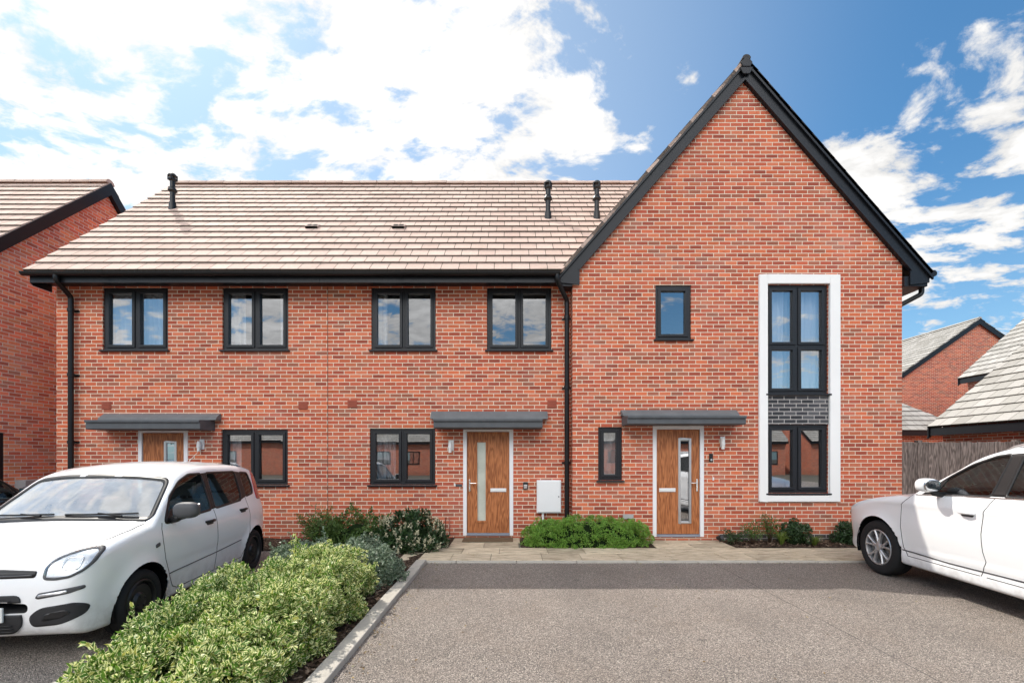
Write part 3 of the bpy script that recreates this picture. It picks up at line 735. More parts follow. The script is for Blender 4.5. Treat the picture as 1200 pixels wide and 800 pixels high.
# ------------------------------------------------------------------ the terrace
M['ventbody'] = plain('tile_vent_plastic', (0.42,0.31,0.27), .8, .2)
F1 = Face((0,Y1,0), (1,0,0), (0,-1,0)); F2 = Face((0,Y2,0), (1,0,0), (0,-1,0))
M['doorglass'] = glass_mat('door_slit_glass', 0.45, (0.12,0.13,0.13), 0.9)
YB = 15.1; PX = -3.6; PIT = R(46.4); EY, EZ = 8.22, 5.06; RY = 11.9; SL = (RY-EY)/math.cos(PIT); RZ = EZ+(RY-EY)*math.tan(PIT)
UPF = Vector((0, math.cos(PIT), math.sin(PIT))); UPB = Vector((0, -math.cos(PIT), math.sin(PIT)))
def rooms(parent, x0, x1, y, depth=3.4, zt=5.0, dark=1.0):
    mb = MB(); a, b = x0+0.12, x1-0.12; yf = y+0.26; yb = y+depth
    xm = (a+b)/2
    for (z0, z1) in ((0.08, 2.5), (2.62, zt-0.02)):
        mb.quad([(a,yb,z0),(b,yb,z0),(b,yb,z1),(a,yb,z1)]); mb.quad([(a,yf,z0),(a,yb,z0),(a,yb,z1),(a,yf,z1)]); mb.quad([(b,yf,z0),(b,yb,z0),(b,yb,z1),(b,yf,z1)])
        mb.quad([(a,yf,z1),(b,yf,z1),(b,yb,z1),(a,yb,z1)]); mb.quad([(a,yf,z0),(b,yf,z0),(b,yb,z0),(a,yb,z0)], None, 1)
        mb.box(xm-.06, xm+.06, yf+.35, yb-.02, z0+.004, z1-.004)
    obj('inner_rooms', mb, [M['plaster'], M['carpet']], parent, recalc=False)

def terrace_house(label, x0, x1, ups, downs, drs, cans, roof_l, roof_r, side_left=False):
    t = thing('terraced_house', ((x0+x1)/2, Y1, 0), label, 'house', 'terraced houses in the row')
    ops = [w[:4] for w in ups] + [w[:4] for w in downs] + [d[:4] for d in drs]
    w = MB(); wall_quads(w, F1, x0, x1, -0.05, 5.0, ops)
    if side_left:
        FS = Face((x0,0,0), (0,1,0), (-1,0,0)); wall_quads(w, FS, Y1, YB, -0.05, 5.0)
        w.quad([(x0,Y1,5.0),(x0,YB,5.0),(x0,YB-.3,5.2),(x0,RY,RZ-0.12),(x0,Y1+.05,5.2)], [(Y1,5),(YB,5),(YB-.3,5.2),(RY,RZ-.12),(Y1+.05,5.2)])
    else: wall_quads(w, Face((x0,0,0), (0,1,0), (-1,0,0)), Y1, YB, -0.05, 5.0)          # party wall
    FB = Face((0,YB,0), (1,0,0), (0,1,0)); wall_quads(w, FB, x0, x1, -0.05, 5.0)
    wall = obj('wall', w, M['brick'], t, recalc=False)
    r = MB()
    tile_roof(r, (0,EY,EZ), (1,0,0), UPF, SL, 0.314, roof_l, roof_r)
    tile_roof(r, (0,2*RY-EY,EZ), (1,0,0), UPB, SL, 0.314, lambda s: roof_l(0), lambda s: min(roof_r(SL), 4.2))
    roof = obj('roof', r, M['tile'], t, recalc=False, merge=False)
    rt = MB(); ridge_tiles(rt, (roof_l(0)+.02,RY,RZ-0.02), (min(roof_r(SL),4.25),RY,RZ-0.02))
    obj('ridge_tiles', rt, M['tile'], roof, smooth=True, recalc=False, angle=40)
    return t, ops, roof

def eaves(t, x0, x1, left_end=False):
    e = MB(); e.box(x0, x1, 8.30, 8.325, 4.87, 5.045); e.box(x0, x1, 8.325, Y1-.004, 4.94, 4.955)
    if left_end:
        e.prism([(x0-.022,8.30,5.05),(x0-.022,8.30,4.87),(x0-.022,8.36,4.83),(x0-.022,Y1+.02,4.83),(x0-.022,Y1+.02,5.35)], (0.02,0,0))
    o = obj('fascia', e, M['fascia'], t, bevel=0.003)
    g = MB(); n = 12; gx0, gx1 = x0-(0.09 if left_end else 0), x1
    def arc(x, r): return [(x, 8.235+r*math.cos(math.pi+math.pi*k/n), 5.035+r*math.sin(math.pi+math.pi*k/n)) for k in range(n+1)]
    for r in (0.062, 0.055):
        A, B = arc(gx0, r), arc(gx1, r)
        for k in range(n): g.quad([A[k], B[k], B[k+1], A[k+1]])
    for x in (gx0, gx1): g.quad(arc(x, 0.062))
    xx = gx0+1.5
    while xx < gx1:
        A, B = arc(xx-.05, .069), arc(xx+.05, .069)
        for k in range(n): g.quad([A[k], B[k], B[k+1], A[k+1]])
        xx += 2.0
    obj('gutter', g, M['pipe'], o, smooth=True, recalc=False, angle=50)
    return o

CW = 'curtain'
# left house
ups = [(-8.0,-6.72,3.7,4.92), (-5.66,-4.37,3.7,4.92)]; dn = [(-5.68,-4.38,1.07,2.15)]; dr = [(-7.30,-6.33,0.08,2.16)]
hl, _, roofl = terrace_house('left end terraced brick house with the white hatchback parked before its oak door', -8.9, PX, ups, dn, dr, None,
                      lambda s: -9.05, lambda s: PX, True)
rooms(hl, -8.9, PX, Y1)
window(hl, F1, *ups[0], curtain=[(0.0,0.55,CW),(0.55,1.0,CW)]); window(hl, F1, *ups[1], curtain=[(0.0,0.24,CW),(0.80,1.0,CW)])
window(hl, F1, *dn[0], curtain=[(0.0,0.2,CW)]); door(hl, F1, *dr[0], slit='right')
canopy(hl, F1, (-7.93,-5.80), (-7.95,-5.68)); ev = eaves(hl, -9.0, PX, True)
downpipe(hl, [(-8.47,8.24,5.0),(-8.47,8.24,4.90),(-8.53,8.58,4.70),(-8.53,8.58,0.0)], [(-8.53,4.45,.09),(-8.53,3.2,.09),(-8.53,1.9,.09)], F1)
for u in (-7.92, -4.08): vent_brick(hl, F1, u, 2.62)
wall_light(hl, F1, -6.05, 1.82)
roof_vent_pipe(hl, -8.07, 10.55, 7.46)
# middle house
ups = [(-2.75,-1.49,3.7,4.92), (-0.49,0.77,3.7,4.92)]; dn = [(-2.78,-1.50,1.07,2.17)]; dr = [(-0.955,0.025,0.08,2.18)]
def valley(s): return 0.89 + (EZ + s*math.sin(PIT) - 5.06)/1.146 + 0.03
hm, _, roofm = terrace_house('middle terraced brick house with an oak door beside a white meter box', PX, 1.15, ups, dn, dr, None,
                      lambda s: PX, valley)
rooms(hm, PX, 1.15, Y1)
window(hm, F1, *ups[0], curtain=[(0.0,0.2,CW)]); window(hm, F1, *ups[1])
window(hm, F1, *dn[0], curtain=[(0.0,0.36,'curtain_grey')]); door(hm, F1, *dr[0], slit='left')
canopy(hm, F1, (-1.46,0.57), (-1.57,0.69), zs=(2.15,2.32,2.50)); eaves(hm, PX, 0.885)
downpipe(hm, [(0.84,8.235,5.0),(0.84,8.235,4.90),(1.06,8.56,4.62),(1.06,8.56,0.0)], [(1.06,4.3,.11),(1.06,2.95,.11),(1.06,1.5,.11)], F1)
for u in (-3.12, 0.78): vent_brick(hm, F1, u, 2.65)
wall_light(hm, F1, -1.18, 1.80)
mj = MB(); mj.fbox(F1, PX-0.006, PX+0.006, 0.0, 4.93, 0.001, 0.004); obj('movement_joint', mj, plain('sealant', (0.13,0.06,0.045), 0.9, 0.1), hm)
b = MB(); b.fbox(F1, 0.48, 0.95, 0.53, 1.165, 0.0, 0.10); bo = obj('meter_box', b, M['meter'], hm, bevel=0.012)
b = MB(); b.fbox(F1, 0.50, 0.93, 0.55, 1.145, 0.102, 0.112); obj('meter_door', b, M['meter'], bo, bevel=0.008)
b = MB(); b.tube([F1(0.90,0.85,0.112), F1(0.90,0.85,0.118)], 0.012, 10); obj('lock', b, M['greyplastic'], bo)
b = MB(); b.tube([F1(0.60,0.53,0.05), F1(0.60,0.0,0.05)], 0.022, 12); obj('supply_pipe', b, M['white'], bo, smooth=True, angle=50)
b = MB(); b.fbox(F1, 0.215, 0.31, 0.985, 1.125, 0.0, 0.035); bo = obj('key_safe', b, M['black'], hm, bevel=0.012)
b = MB(); b.fbox(F1, 0.228, 0.297, 1.0, 1.075, 0.035, 0.045); obj('keypad', b, M['steel'], bo, bevel=0.006)
b = MB(); b.fbox(F1, -1.10, -0.975, 1.035, 1.085, 0.0, 0.012); obj('bell_plate', b, M['greyplastic'], hm, bevel=0.003)
b = MB(); b.fbox(F1, -1.125, -1.102, 1.04, 1.10, 0.0, 0.022); obj('bell_push', b, M['white'], hm, bevel=0.004)
b = MB(); b.tube([F1(-1.22,0.1,0.02), F1(-1.22,0.42,0.02), F1(-1.30,0.44,0.02), F1(-1.30,0.16,0.02)], 0.008, 8); obj('outside_tap_pipe', b, plain('copper_pipe', (0.35,0.12,0.09), .4), hm, smooth=True)
roof_vent_pipe(hm, 0.82, 10.10, 7.0); roof_vent_pipe(hm, 1.93, 10.10, 7.0)
for (x, par) in ((-4.35, hl), (-2.47, hm)):
    s = 2.15; c0 = Vector((x, EY, EZ)) + UPF*s; nv = Vector((0, -math.sin(PIT), math.cos(PIT)))
    v = MB(); pts = lambda u0, u1, s0, s1, h0, h1: [tuple(c0+Vector((u,0,0))+UPF*q+nv*h) for (u, q, h) in ((u0,s0,h0),(u1,s0,h0),(u1,s1,h1),(u0,s1,h1))]
    A = pts(-.14, .14, -.08, .13, .07, .03); B = pts(-.14, .14, -.08, .13, -.01, .0)
    v.quad(A); v.quad(B)
    for i in range(4): v.quad([A[i], A[(i+1)%4], B[(i+1)%4], B[i]])
    vo = obj('tile_vent', v, M['ventbody'], par, bevel=.004)
    v = MB(); A = pts(-.11, .11, -.085, -.083, .012, .06)
    v.quad([tuple(c0+Vector((u,0,0))+UPF*(-.088)+nv*h) for u, h in ((-.13,.012),(.13,.012),(.13,.068),(-.13,.068))])
    v.quad(pts(-.11, -.01, -.05, .08, .070, .052)); v.quad(pts(.01, .11, -.05, .08, .070, .052))
    obj('vent_slot', v, M['darkgap'], vo, recalc=False)

# gabled house
GX0, GX1, AX, AZ, HW, GT = 1.15, 7.40, 4.38, 9.06, 3.49, 1.146
hg = thing('gabled_house', (4.27, Y2, 0), 'tall gabled brick house with a white rendered surround framing its stacked windows', 'house')
ops = [(1.635,2.09,1.17,2.18), (2.72,3.40,3.84,4.87), (4.83,6.0,2.81,4.88), (4.83,6.0,0.93,2.23), (2.67,3.64,0.10,2.21)]
w = MB(); wall_quads(w, F2, GX0, GX1, -0.05, 5.15, ops)
zt = lambda x: AZ - abs(x-AX)*GT - 0.10
w.quad([F2(GX0,5.15),F2(GX1,5.15),F2(GX1,zt(GX1)),F2(AX,zt(AX)),F2(GX0,zt(GX0))], [(GX0,5.15),(GX1,5.15),(GX1,zt(GX1)),(AX,zt(AX)),(GX0,zt(GX0))])
FL = Face((GX0,0,0), (0,1,0), (-1,0,0)); wall_quads(w, FL, Y2, YB, -0.05, zt(GX0))
FR = Face((GX1,0,0), (0,1,0), (1,0,0)); wall_quads(w, FR, Y2, YB, -0.05, zt(GX1))
FBk = Face((0,YB,0), (1,0,0), (0,1,0)); wall_quads(w, FBk, GX0, GX1, -0.05, 5.15); w.quad([FBk(GX0,5.15),FBk(GX1,5.15),FBk(AX,zt(AX))])
obj('wall', w, M['brick'], hg, recalc=False)
rooms(hg, GX0, GX1, Y2)
gp = math.atan(GT); gs = HW/math.cos(gp); RF = 8.30
r = MB()
tile_roof(r, (AX-HW, YB+.3, AZ-HW*GT), (0,-1,0), (math.cos(gp),0,math.sin(gp)), gs, 0.314, lambda s: 0, lambda s: YB+.3-RF)
tile_roof(r, (AX+HW, RF, AZ-HW*GT), (0,1,0), (-math.cos(gp),0,math.sin(gp)), gs, 0.314, lambda s: 0, lambda s: YB+.3-RF)
roofg = obj('roof', r, M['tile_dark'] if False else M['tile'], hg, recalc=False, merge=False)
rt = MB(); ridge_tiles(rt, (AX,RF-.02,AZ), (AX,YB+.3,AZ-.01), r=.075); obj('ridge_tiles', rt, M['tile_dark'], roofg, smooth=True, recalc=False, angle=40)
line = lambda x, off: AZ - abs(x-AX)*GT - off
def chevron(off0, off1, y0, y1, x0, x1, box=False, zb=4.86):
    mb = MB()
    for sgn, xe in ((-1, x0), (1, x1)):
        if box:
            xb = xe - sgn*0.36
            P = [(xe, line(xe,off0)), (AX, line(AX,off0)), (AX, line(AX,off1)), (xb, line(xb,off1)), (xb, zb-.01), (xe, zb+.03)]
        else:
            P = [(xe, line(xe,off0)), (AX, line(AX,off0)), (AX, line(AX,off1)), (xe, line(xe,off1))]
        mb.prism([(x, y0, z) for x, z in P], (0, y1-y0, 0))
    return mb
bb = obj('bargeboard', chevron(-0.0, 0.36, 8.342, 8.368, AX-HW+.02, AX+HW-.02, True), M['fascia'], hg, bevel=0.004, merge=False)
obj('verge_trim', chevron(-0.045, 0.10, 8.300, 8.340, AX-HW-.02, AX+HW+.02), M['fascia'], bb, bevel=0.006, merge=False)
obj('verge_bead', chevron(0.30, 0.365, 8.328, 8.341, AX-HW+.36, AX+HW-.36), M['fascia'], bb, bevel=0.006, merge=False)
obj('soffit', chevron(0.335, 0.355, 8.370, Y2-.003, AX-HW+.38, AX+HW-.38), M['fascia'], bb, merge=False)
cp = MB(); cp.prism([(AX-.13,8.28,AZ-.17),(AX+.13,8.28,AZ-.17),(AX+.06,8.28,AZ-.30),(AX-.06,8.28,AZ-.30)], (0,.02,0))
cp.prism([(AX-.11,8.272,AZ-.09),(AX,8.272,AZ+.05),(AX+.11,8.272,AZ-.09),(AX+.07,8.272,AZ-.17),(AX-.07,8.272,AZ-.17)], (0,.027,0))
obj('ridge_cap', cp, M['fascia'], bb, bevel=.01)
bx = MB(); bx.box(AX-HW+.03, GX0-.005, 8.371, Y2+.22, 4.83, 5.05); obj('eaves_box', bx, M['fascia'], bb, bevel=.004); bx = MB(); bx.box(GX1+.005, AX+HW-.03, 8.371, YB, 4.83, 5.02); obj('eaves_box', bx, M['fascia'], bb, bevel=.004)
g = MB(); g.tube([(AX+HW+.035, RF+.01, AZ-HW*GT-.01), (AX+HW+.035, YB+.2, AZ-HW*GT-.01)], 0.06, 14); gu = obj('gutter', g, M['pipe'], hg, smooth=True, angle=50)
downpipe(hg, [(AX+HW+.02,8.55,4.88),(AX+HW+.02,8.55,4.75),(GX1+.07,8.62,4.52),(GX1+.07,8.62,0)], [], F2)
window(hg, F2, *ops[0], cols=1, pane=None, curtain=[(0,1,'curtain')]); window(hg, F2, *ops[1], cols=1)
window(hg, F2, *ops[2], zsplit=3.72, curtain=[(0.0,0.40,'curtain'),(0.40,0.56,'curtain_grey'),(0.56,1.0,'curtain')], sill=True); window(hg, F2, *ops[3], sill=True)
door(hg, F2, *ops[4], slit='right'); canopy(hg, F2, (2.08,4.22), (2.06,4.24), zs=(2.20,2.355,2.50))
sr = MB(); a0, a1, b0, b1, c0_, c1_, d0_, d1_ = 4.67, 4.825, 6.005, 6.20, 0.77, 0.925, 4.885, 5.055
sr.fbox(F2, a0, a1, c0_, d1_, 0.0, 0.05); sr.fbox(F2, b0, b1, c0_, d1_, 0.0, 0.05); sr.fbox(F2, a1, b0, c0_, c1_-.04, 0.0, 0.05); sr.fbox(F2, a1, b0, d0_, d1_, 0.0, 0.05)
obj('window_surround', sr, M['render'], hg, bevel=0.006)
gb = MB(); gb.fbox(F2, 4.827, 6.003, 2.232, 2.775, 0.0, 0.006); obj('brick_panel', gb, M['grey_brick'], hg, recalc=True)
wall_light(hg, F2, 3.99, 1.86)
b = MB(); b.fbox(F2, 3.735, 3.805, 1.52, 1.68, 0, .03); bo = obj('video_doorbell', b, M['black'], hg, bevel=.012)
b = MB(); b.tube([F2(3.77,1.56,.03), F2(3.77,1.56,.036)], 0.02, 14); obj('bell_button', b, M['steel'], bo)
b = MB(); b.fbox(F2, 3.80, 3.83, 1.17, 1.23, 0, .02); obj('bell_push', b, M['white'], hg, bevel=.005)
b = MB(); b.fbox(F2, 2.10, 2.30, 0.44, 0.53, 0, .03); obj('vent_cover', b, M['greybox'], hg, bevel=.006)
dp = MB(); dp.fbox(F2, GX0+.0, GX1, 0.0, 0.135, .001, .006)
dpc = MB(); dpc.fbox(F2, 3.92, GX1-.004, 0.0, 0.15, .001, .006); obj('plinth_course', dpc, M['grey_brick'], hg)
# doormat
dm = MB(); dm.box(-0.93, 0.02, 8.22, 8.64, 0.042, 0.056); o = obj('doormat', dm, M['mat'], bevel=.004); tag(o, 'brown coir doormat on the slabs before the middle oak door', 'doormat')

# ------------------------------------------------------------------ neighbouring houses
XN = -10.2
FN = Face((XN,0,0), (0,1,0), (1,0,0))
nh = thing('neighbour_house', (-13.2, 8.1, 0), 'brick house at the left edge with its gable end turned to the row', 'house')
w = MB(); NY0, NY1 = 7.75, 14.6; NAY = 11.17; NAZ = 8.50; npit = R(46.6)
wall_quads(w, FN, NY0, NY1, -.05, 4.7, [(8.02,8.925,0.98,2.10)])
zl = lambda y: NAZ - .14 - abs(y-NAY)*math.tan(npit)
w.quad([FN(NY0,4.7),FN(NY1,4.7),FN(NY1,zl(NY1)),FN(NAY,zl(NAY)),FN(NY0,zl(NY0))], [(NY0,4.7),(NY1,4.7),(NY1,zl(NY1)),(NAY,zl(NAY)),(NY0,zl(NY0))])
FNf = Face((0,NY0,0), (1,0,0), (0,-1,0)); wall_quads(w, FNf, -17.0, XN, -.05, 4.7)
obj('wall', w, M['brick_lifted'], nh, recalc=False)
bk = MB(); bk.quad([(-17,NY0,4.9),(XN-.1,NY0,4.9),(XN-.1,NY1,4.9),(-17,NY1,4.9)]); bk.quad([(XN-.6,NY0+.1,0),(XN-.6,NY1,0),(XN-.6,NY1,4.9),(XN-.6,NY0+.1,4.9)]); obj('inner_rooms', bk, M['plaster'], nh, recalc=False)
r = MB(); ney = 7.35; nez = NAZ-(NAY-ney)*math.tan(npit); nsl = (NAY-ney)/math.cos(npit)
tile_roof(r, (0,ney,nez), (1,0,0), (0,math.cos(npit),math.sin(npit)), nsl, 0.33, lambda s: -17.2, lambda s: XN+.10)
tile_roof(r, (0,2*NAY-ney,nez), (1,0,0), (0,-math.cos(npit),math.sin(npit)), nsl, 0.33, lambda s: -17.2, lambda s: XN+.10)
ro = obj('roof', r, M['tile'], nh, recalc=False, merge=False)
rt = MB(); ridge_tiles(rt, (-17,NAY,NAZ-.02), (XN+.1,NAY,NAZ-.02)); obj('ridge_tiles', rt, M['tile'], ro, smooth=True, recalc=False, angle=40)
bgm = MB(); ln = lambda y, off: NAZ - abs(y-NAY)*math.tan(npit) - off
for ye in (ney, 2*NAY-ney): bgm.prism([(XN+.085,ye,ln(ye,0)),(XN+.085,NAY,ln(NAY,0)),(XN+.085,NAY,ln(NAY,.30)),(XN+.085,ye,ln(ye,.30))], (.03,0,0))
for ye in (ney, 2*NAY-ney): bgm.prism([(XN+.004,ye,ln(ye,.27)),(XN+.004,NAY,ln(NAY,.27)),(XN+.004,NAY,ln(NAY,.29)),(XN+.004,ye,ln(ye,.29))], (.08,0,0))
obj('bargeboard', bgm, M['fascia'], nh, bevel=.004, merge=False)
window(nh, FN, 8.02, 8.925, 0.98, 2.10, cols=1)
b = MB(); b.fbox(FN, 9.10, 9.50, 0.80, 1.14, 0, .22); obj('meter_box', b, M['greybox'], nh, bevel=.01)

def simple_house(name, label, x0, x1, y0, y1, ez, axis, pitch, mat, over=0.3, gauge=.34, group=None, wallmat='brick_far', cat='house'):
    """axis 'x' or 'y' = ridge direction"""
    t = thing(name, ((x0+x1)/2, (y0+y1)/2, 0), label, cat, group)
    w = MB(); tp = math.tan(pitch)
    FF = Face((0,y0,0),(1,0,0),(0,-1,0)); FK = Face((0,y1,0),(1,0,0),(0,1,0)); FLf = Face((x0,0,0),(0,1,0),(-1,0,0)); FRt = Face((x1,0,0),(0,1,0),(1,0,0))
    wall_quads(w, FF, x0, x1, -.05, ez); wall_quads(w, FK, x0, x1, -.05, ez); wall_quads(w, FLf, y0, y1, -.05, ez); wall_quads(w, FRt, y0, y1, -.05, ez)
    r = MB(); f = MB()
    if axis == 'y':
        xm = (x0+x1)/2; hw = (x1-x0)/2; rz = ez+hw*tp
        for F_ in (FF, FK): w.quad([F_(x0,ez), F_(x1,ez), F_(xm,rz-.03)], [(x0,ez),(x1,ez),(xm,rz)])
        sl = (hw+over)/math.cos(pitch); a, b = y0-.12, y1+.12
        tile_roof(r, (x0-over,b,ez-over*tp+.06), (0,-1,0), (math.cos(pitch),0,math.sin(pitch)), sl, gauge, lambda s: 0, lambda s: b-a)
        tile_roof(r, (x1+over,a,ez-over*tp+.06), (0,1,0), (-math.cos(pitch),0,math.sin(pitch)), sl, gauge, lambda s: 0, lambda s: b-a)
        ridge_tiles(r, (xm,a,rz+.05), (xm,b,rz+.05))
        z = lambda x, o: rz+.05-abs(x-xm)*tp-o
        for yy in (a+.0, b-.03):
            for xe in (x0-over, x1+over): f.prism([(xe,yy,z(xe,0)),(xm,yy,z(xm,0)),(xm,yy,z(xm,.30)),(xe,yy,z(xe,.30))], (0,.03,0))
        for xe, s_ in ((x0-over+.03, 1), (x1+over-.03, -1)): f.box(min(xe,xe+.03*s_), max(xe,xe+.03*s_), a+.04, b-.04, ez-over*tp-.17, ez-over*tp+.03); f.box(min(xe+.031*s_, xe+(over-.04)*s_), max(xe+.031*s_, xe+(over-.04)*s_), a+.04, b-.04, ez-over*tp-.12, ez-over*tp-.10)
    else:
        ym = (y0+y1)/2; hw = (y1-y0)/2; rz = ez+hw*tp
        for F_ in (FLf, FRt): w.quad([F_(y0,ez), F_(y1,ez), F_(ym,rz-.03)], [(y0,ez),(y1,ez),(ym,rz)])
        sl = (hw+over)/math.cos(pitch); a, b = x0-.12, x1+.12
        tile_roof(r, (a,y0-over,ez-over*tp+.06), (1,0,0), (0,math.cos(pitch),math.sin(pitch)), sl, gauge, lambda s: 0, lambda s: b-a)
        tile_roof(r, (a,y1+over,ez-over*tp+.06), (1,0,0), (0,-math.cos(pitch),math.sin(pitch)), sl, gauge, lambda s: 0, lambda s: b-a)
        ridge_tiles(r, (a,ym,rz+.05), (b,ym,rz+.05))
        z = lambda y, o: rz+.05-abs(y-ym)*tp-o
        for xx in (a, b-.03):
            for ye in (y0-over, y1+over): f.prism([(xx,ye,z(ye,0)),(xx,ym,z(ym,0)),(xx,ym,z(ym,.30)),(xx,ye,z(ye,.30))], (.03,0,0))
        for ye, s_ in ((y0-over+.03, 1), (y1+over-.03, -1)): f.box(a+.04, b-.04, min(ye,ye+.03*s_), max(ye,ye+.03*s_), ez-over*tp-.17, ez-over*tp+.03); f.box(a+.04, b-.04, min(ye+.031*s_, ye+(over-.04)*s_), max(ye+.031*s_, ye+(over-.04)*s_), ez-over*tp-.12, ez-over*tp-.10)
    obj('wall', w, M[wallmat], t, recalc=False); obj('roof', r, M[mat], t, recalc=False, merge=False); obj('bargeboard', f, M['fascia'], t, merge=False)
    return t
simple_house('garage', 'brick garage with a broad grey tiled roof above the timber fence at the right edge', 11.55, 17.6, 5.2, 11.9, 2.62, 'y', R(40.5), 'tile_grey', cat='garage')
simple_house('house', 'brick house whose grey roof edge shows just above the garage roof', 19.2, 27.0, 9.5, 18.7, 5.15, 'y', R(42), 'tile_grey')
simple_house('house', 'distant brick house with a low pitched grey roof and dark verges behind the garage', 19.9, 30.9, 24.2, 36.0, 5.25, 'y', R(35), 'tile_grey')
# low hipped garage between fence and gabled house
lg = thing('garage', (15.4, 19.5, 0), 'small brick garage with a low hipped roof seen between fence and gabled house', 'garage')
w = MB(); wall_quads(w, Face((0,18.3,0),(1,0,0),(0,-1,0)), 12.8, 18.3, -.05, 2.75); wall_quads(w, Face((18.3,0,0),(0,1,0),(1,0,0)), 18.3, 22.5, -.05, 2.75); wall_quads(w, Face((12.8,0,0),(0,1,0),(-1,0,0)), 18.3, 22.5, -.05, 2.75)
obj('wall', w, M['brick_far'], lg, recalc=False)
r = MB(); p = R(40); tile_roof(r, (0,18.0,2.70), (1,0,0), (0,math.cos(p),math.sin(p)), 3.1, .34, lambda s: 12.5+s*.75, lambda s: 18.65-s*.75)
tile_roof(r, (18.65,18.0,2.70), (0,1,0), (-math.cos(p),0,math.sin(p)), 3.1, .34, lambda s: s*.77, lambda s: 4.7-s*.5)
obj('roof', r, M['tile_grey'], lg, recalc=False, merge=False)
f = MB(); f.box(12.5, 18.65, 18.02, 18.05, 2.50, 2.70); f.box(18.60, 18.63, 18.06, 22.6, 2.50, 2.70); obj('fascia', f, M['fascia'], lg)

# houses across the road, seen in the window panes
for k, (x0, x1) in enumerate(((-25.5, -15.0), (-13.5, -3.0), (-1.5, 9.0), (10.5, 21.0), (22.5, 33.0))):
    y0, y1 = -32.0, -24.5
    t = simple_house('opposite_house', 'brick house across the road, %s of the five mirrored in the windows' % ('leftmost', 'second from the left', 'middle one', 'second from the right', 'rightmost')[k], x0*1.25, x1*1.25-.6, y0, y1, 3.3, 'x', R(38), 'tile_grey', group='houses across the road')
    FO = Face((0,y1,0), (1,0,0), (0,1,0)); gd = MB(); gx = x0*1.25+2.3
    for q in range(9): gd.fbox(FO, gx, gx+1.7, .05+q*.24, .275+q*.24, .002, .04)
    obj('garage_door', gd, M['white' if k % 2 else 'lead'], t)
    x0 *= 1.25
    for u in (1.4, 4.9, 7.6, 11.0):
        for (za, zb) in ((1.0, 2.25),):
            fm = MB(); fm.fbox(FO, x0+u-.62, x0+u+.62, za, zb, .002, .03); wo = obj('window', fm, M['anthracite'], t)
            fm = MB(); fm.fbox(FO, x0+u-.52, x0+u-.04, za+.1, zb-.1, .031, .035); fm.fbox(FO, x0+u+.04, x0+u+.52, za+.1, zb-.1, .031, .035); obj('pane', fm, M['doorglass'], wo)

# ------------------------------------------------------------------ timber fence
fe = thing('timber_fence', (10.2, 10.3, 0), 'weathered grey close board timber fence behind the white four by four', 'fence')
fb = MB(); x = 7.45; i = 0
fy = lambda x: 10.55 - (x-7.4)*0.17
while x < 13.6:
    wd = 0.118+random.uniform(-.006, .006); zt_ = 1.955+random.uniform(-.012, .012); yy = fy(x); sk = random.uniform(-.004, .004)
    fb.prism([(x,yy+.002*(i%2),0.05),(x+wd,yy-.012+.002*(i%2),0.05),(x+wd+sk,yy-.012+.002*(i%2),zt_),(x+sk,yy+.002*(i%2),zt_)], (0,.014+.003*(i%2),0)); x += wd-.012; i += 1
obj('fence_boards', fb, M['fence'], fe, merge=False)
pm = MB()
for xx in (7.5, 9.4, 11.3, 13.2): pm.box(xx, xx+.1, fy(xx)+.06, fy(xx)+.16, 0, 2.0)
for zz in (.4, 1.0, 1.7): pm.prism([(7.45,fy(7.45)+.02,zz),(13.6,fy(13.6)+.02,zz),(13.6,fy(13.6)+.02,zz+.08),(7.45,fy(7.45)+.02,zz+.08)], (0,.035,0))
obj('post_and_rail', pm, M['fence'], fe, merge=False)

# ------------------------------------------------------------------ planting
def leaf_mesh(name, pos, out, L, W, mats, core=None, spread=0.6, up=0.35, fold=0.35, rng=RNG, droop=0.0):
    n = len(pos)
    rnd = rng.normal(size=(n,3)); ax = out*0.55 + rnd*spread + np.array([0,0,up-droop]); ax /= np.linalg.norm(ax,axis=1)[:,None]
    nr = out + rng.normal(size=(n,3))*0.5 + np.array([0,0,0.45]); nr -= ax*(nr*ax).sum(1)[:,None]; nr /= np.linalg.norm(nr,axis=1)[:,None]
    sd = np.cross(ax, nr); l = (L*rng.uniform(.65,1.25,n))[:,None]; w = (W*rng.uniform(.7,1.2,n))[:,None]*.5
    pts = np.stack([pos, pos+ax*l*.30+sd*w+nr*w*fold, pos+ax*l*.68+sd*w*.85+nr*w*fold, pos+ax*l-nr*l*.08, pos+ax*l*.68-sd*w*.85+nr*w*fold, pos+ax*l*.30-sd*w+nr*w*fold], 1).reshape(-1,3)
    idx = (np.arange(n)*6)[:,None]; f = np.stack([idx+[0,1,2,3], idx+[3,4,5,0]],1).reshape(-1)
    cv, cf = (np.zeros((0,3)), []) if core is None else core
    nv = len(pts); V = np.concatenate([pts, cv]) if len(cv) else pts
    me = bpy.data.meshes.new(name); me.vertices.add(len(V)); me.vertices.foreach_set('co', V.astype(np.float32).ravel())
    cfl = np.array(cf, dtype=np.int32).reshape(-1)+nv if len(cf) else np.zeros(0, np.int32)
    loops = np.concatenate([f.astype(np.int32), cfl]); nf = 2*n + len(cf)
    me.loops.add(len(loops)); me.loops.foreach_set('vertex_index', loops)
    me.polygons.add(nf); me.polygons.foreach_set('loop_start', np.arange(nf, dtype=np.int32)*4)
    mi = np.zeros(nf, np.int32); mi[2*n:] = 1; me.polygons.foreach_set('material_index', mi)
    uvl = me.uv_layers.new(name='UVMap'); u1 = np.tile(np.array([[0,0],[1,.3],[1,.7],[0.3,1],[.3,1],[1,.7],[1,.3],[0,0]], np.float32), (n,1))
    uv = np.zeros((len(loops),2), np.float32); uv[:8*n] = u1; uvl.data.foreach_set('uv', uv.ravel())
    for m in mats: me.materials.append(m)
    me.update(); me.validate()
    return me

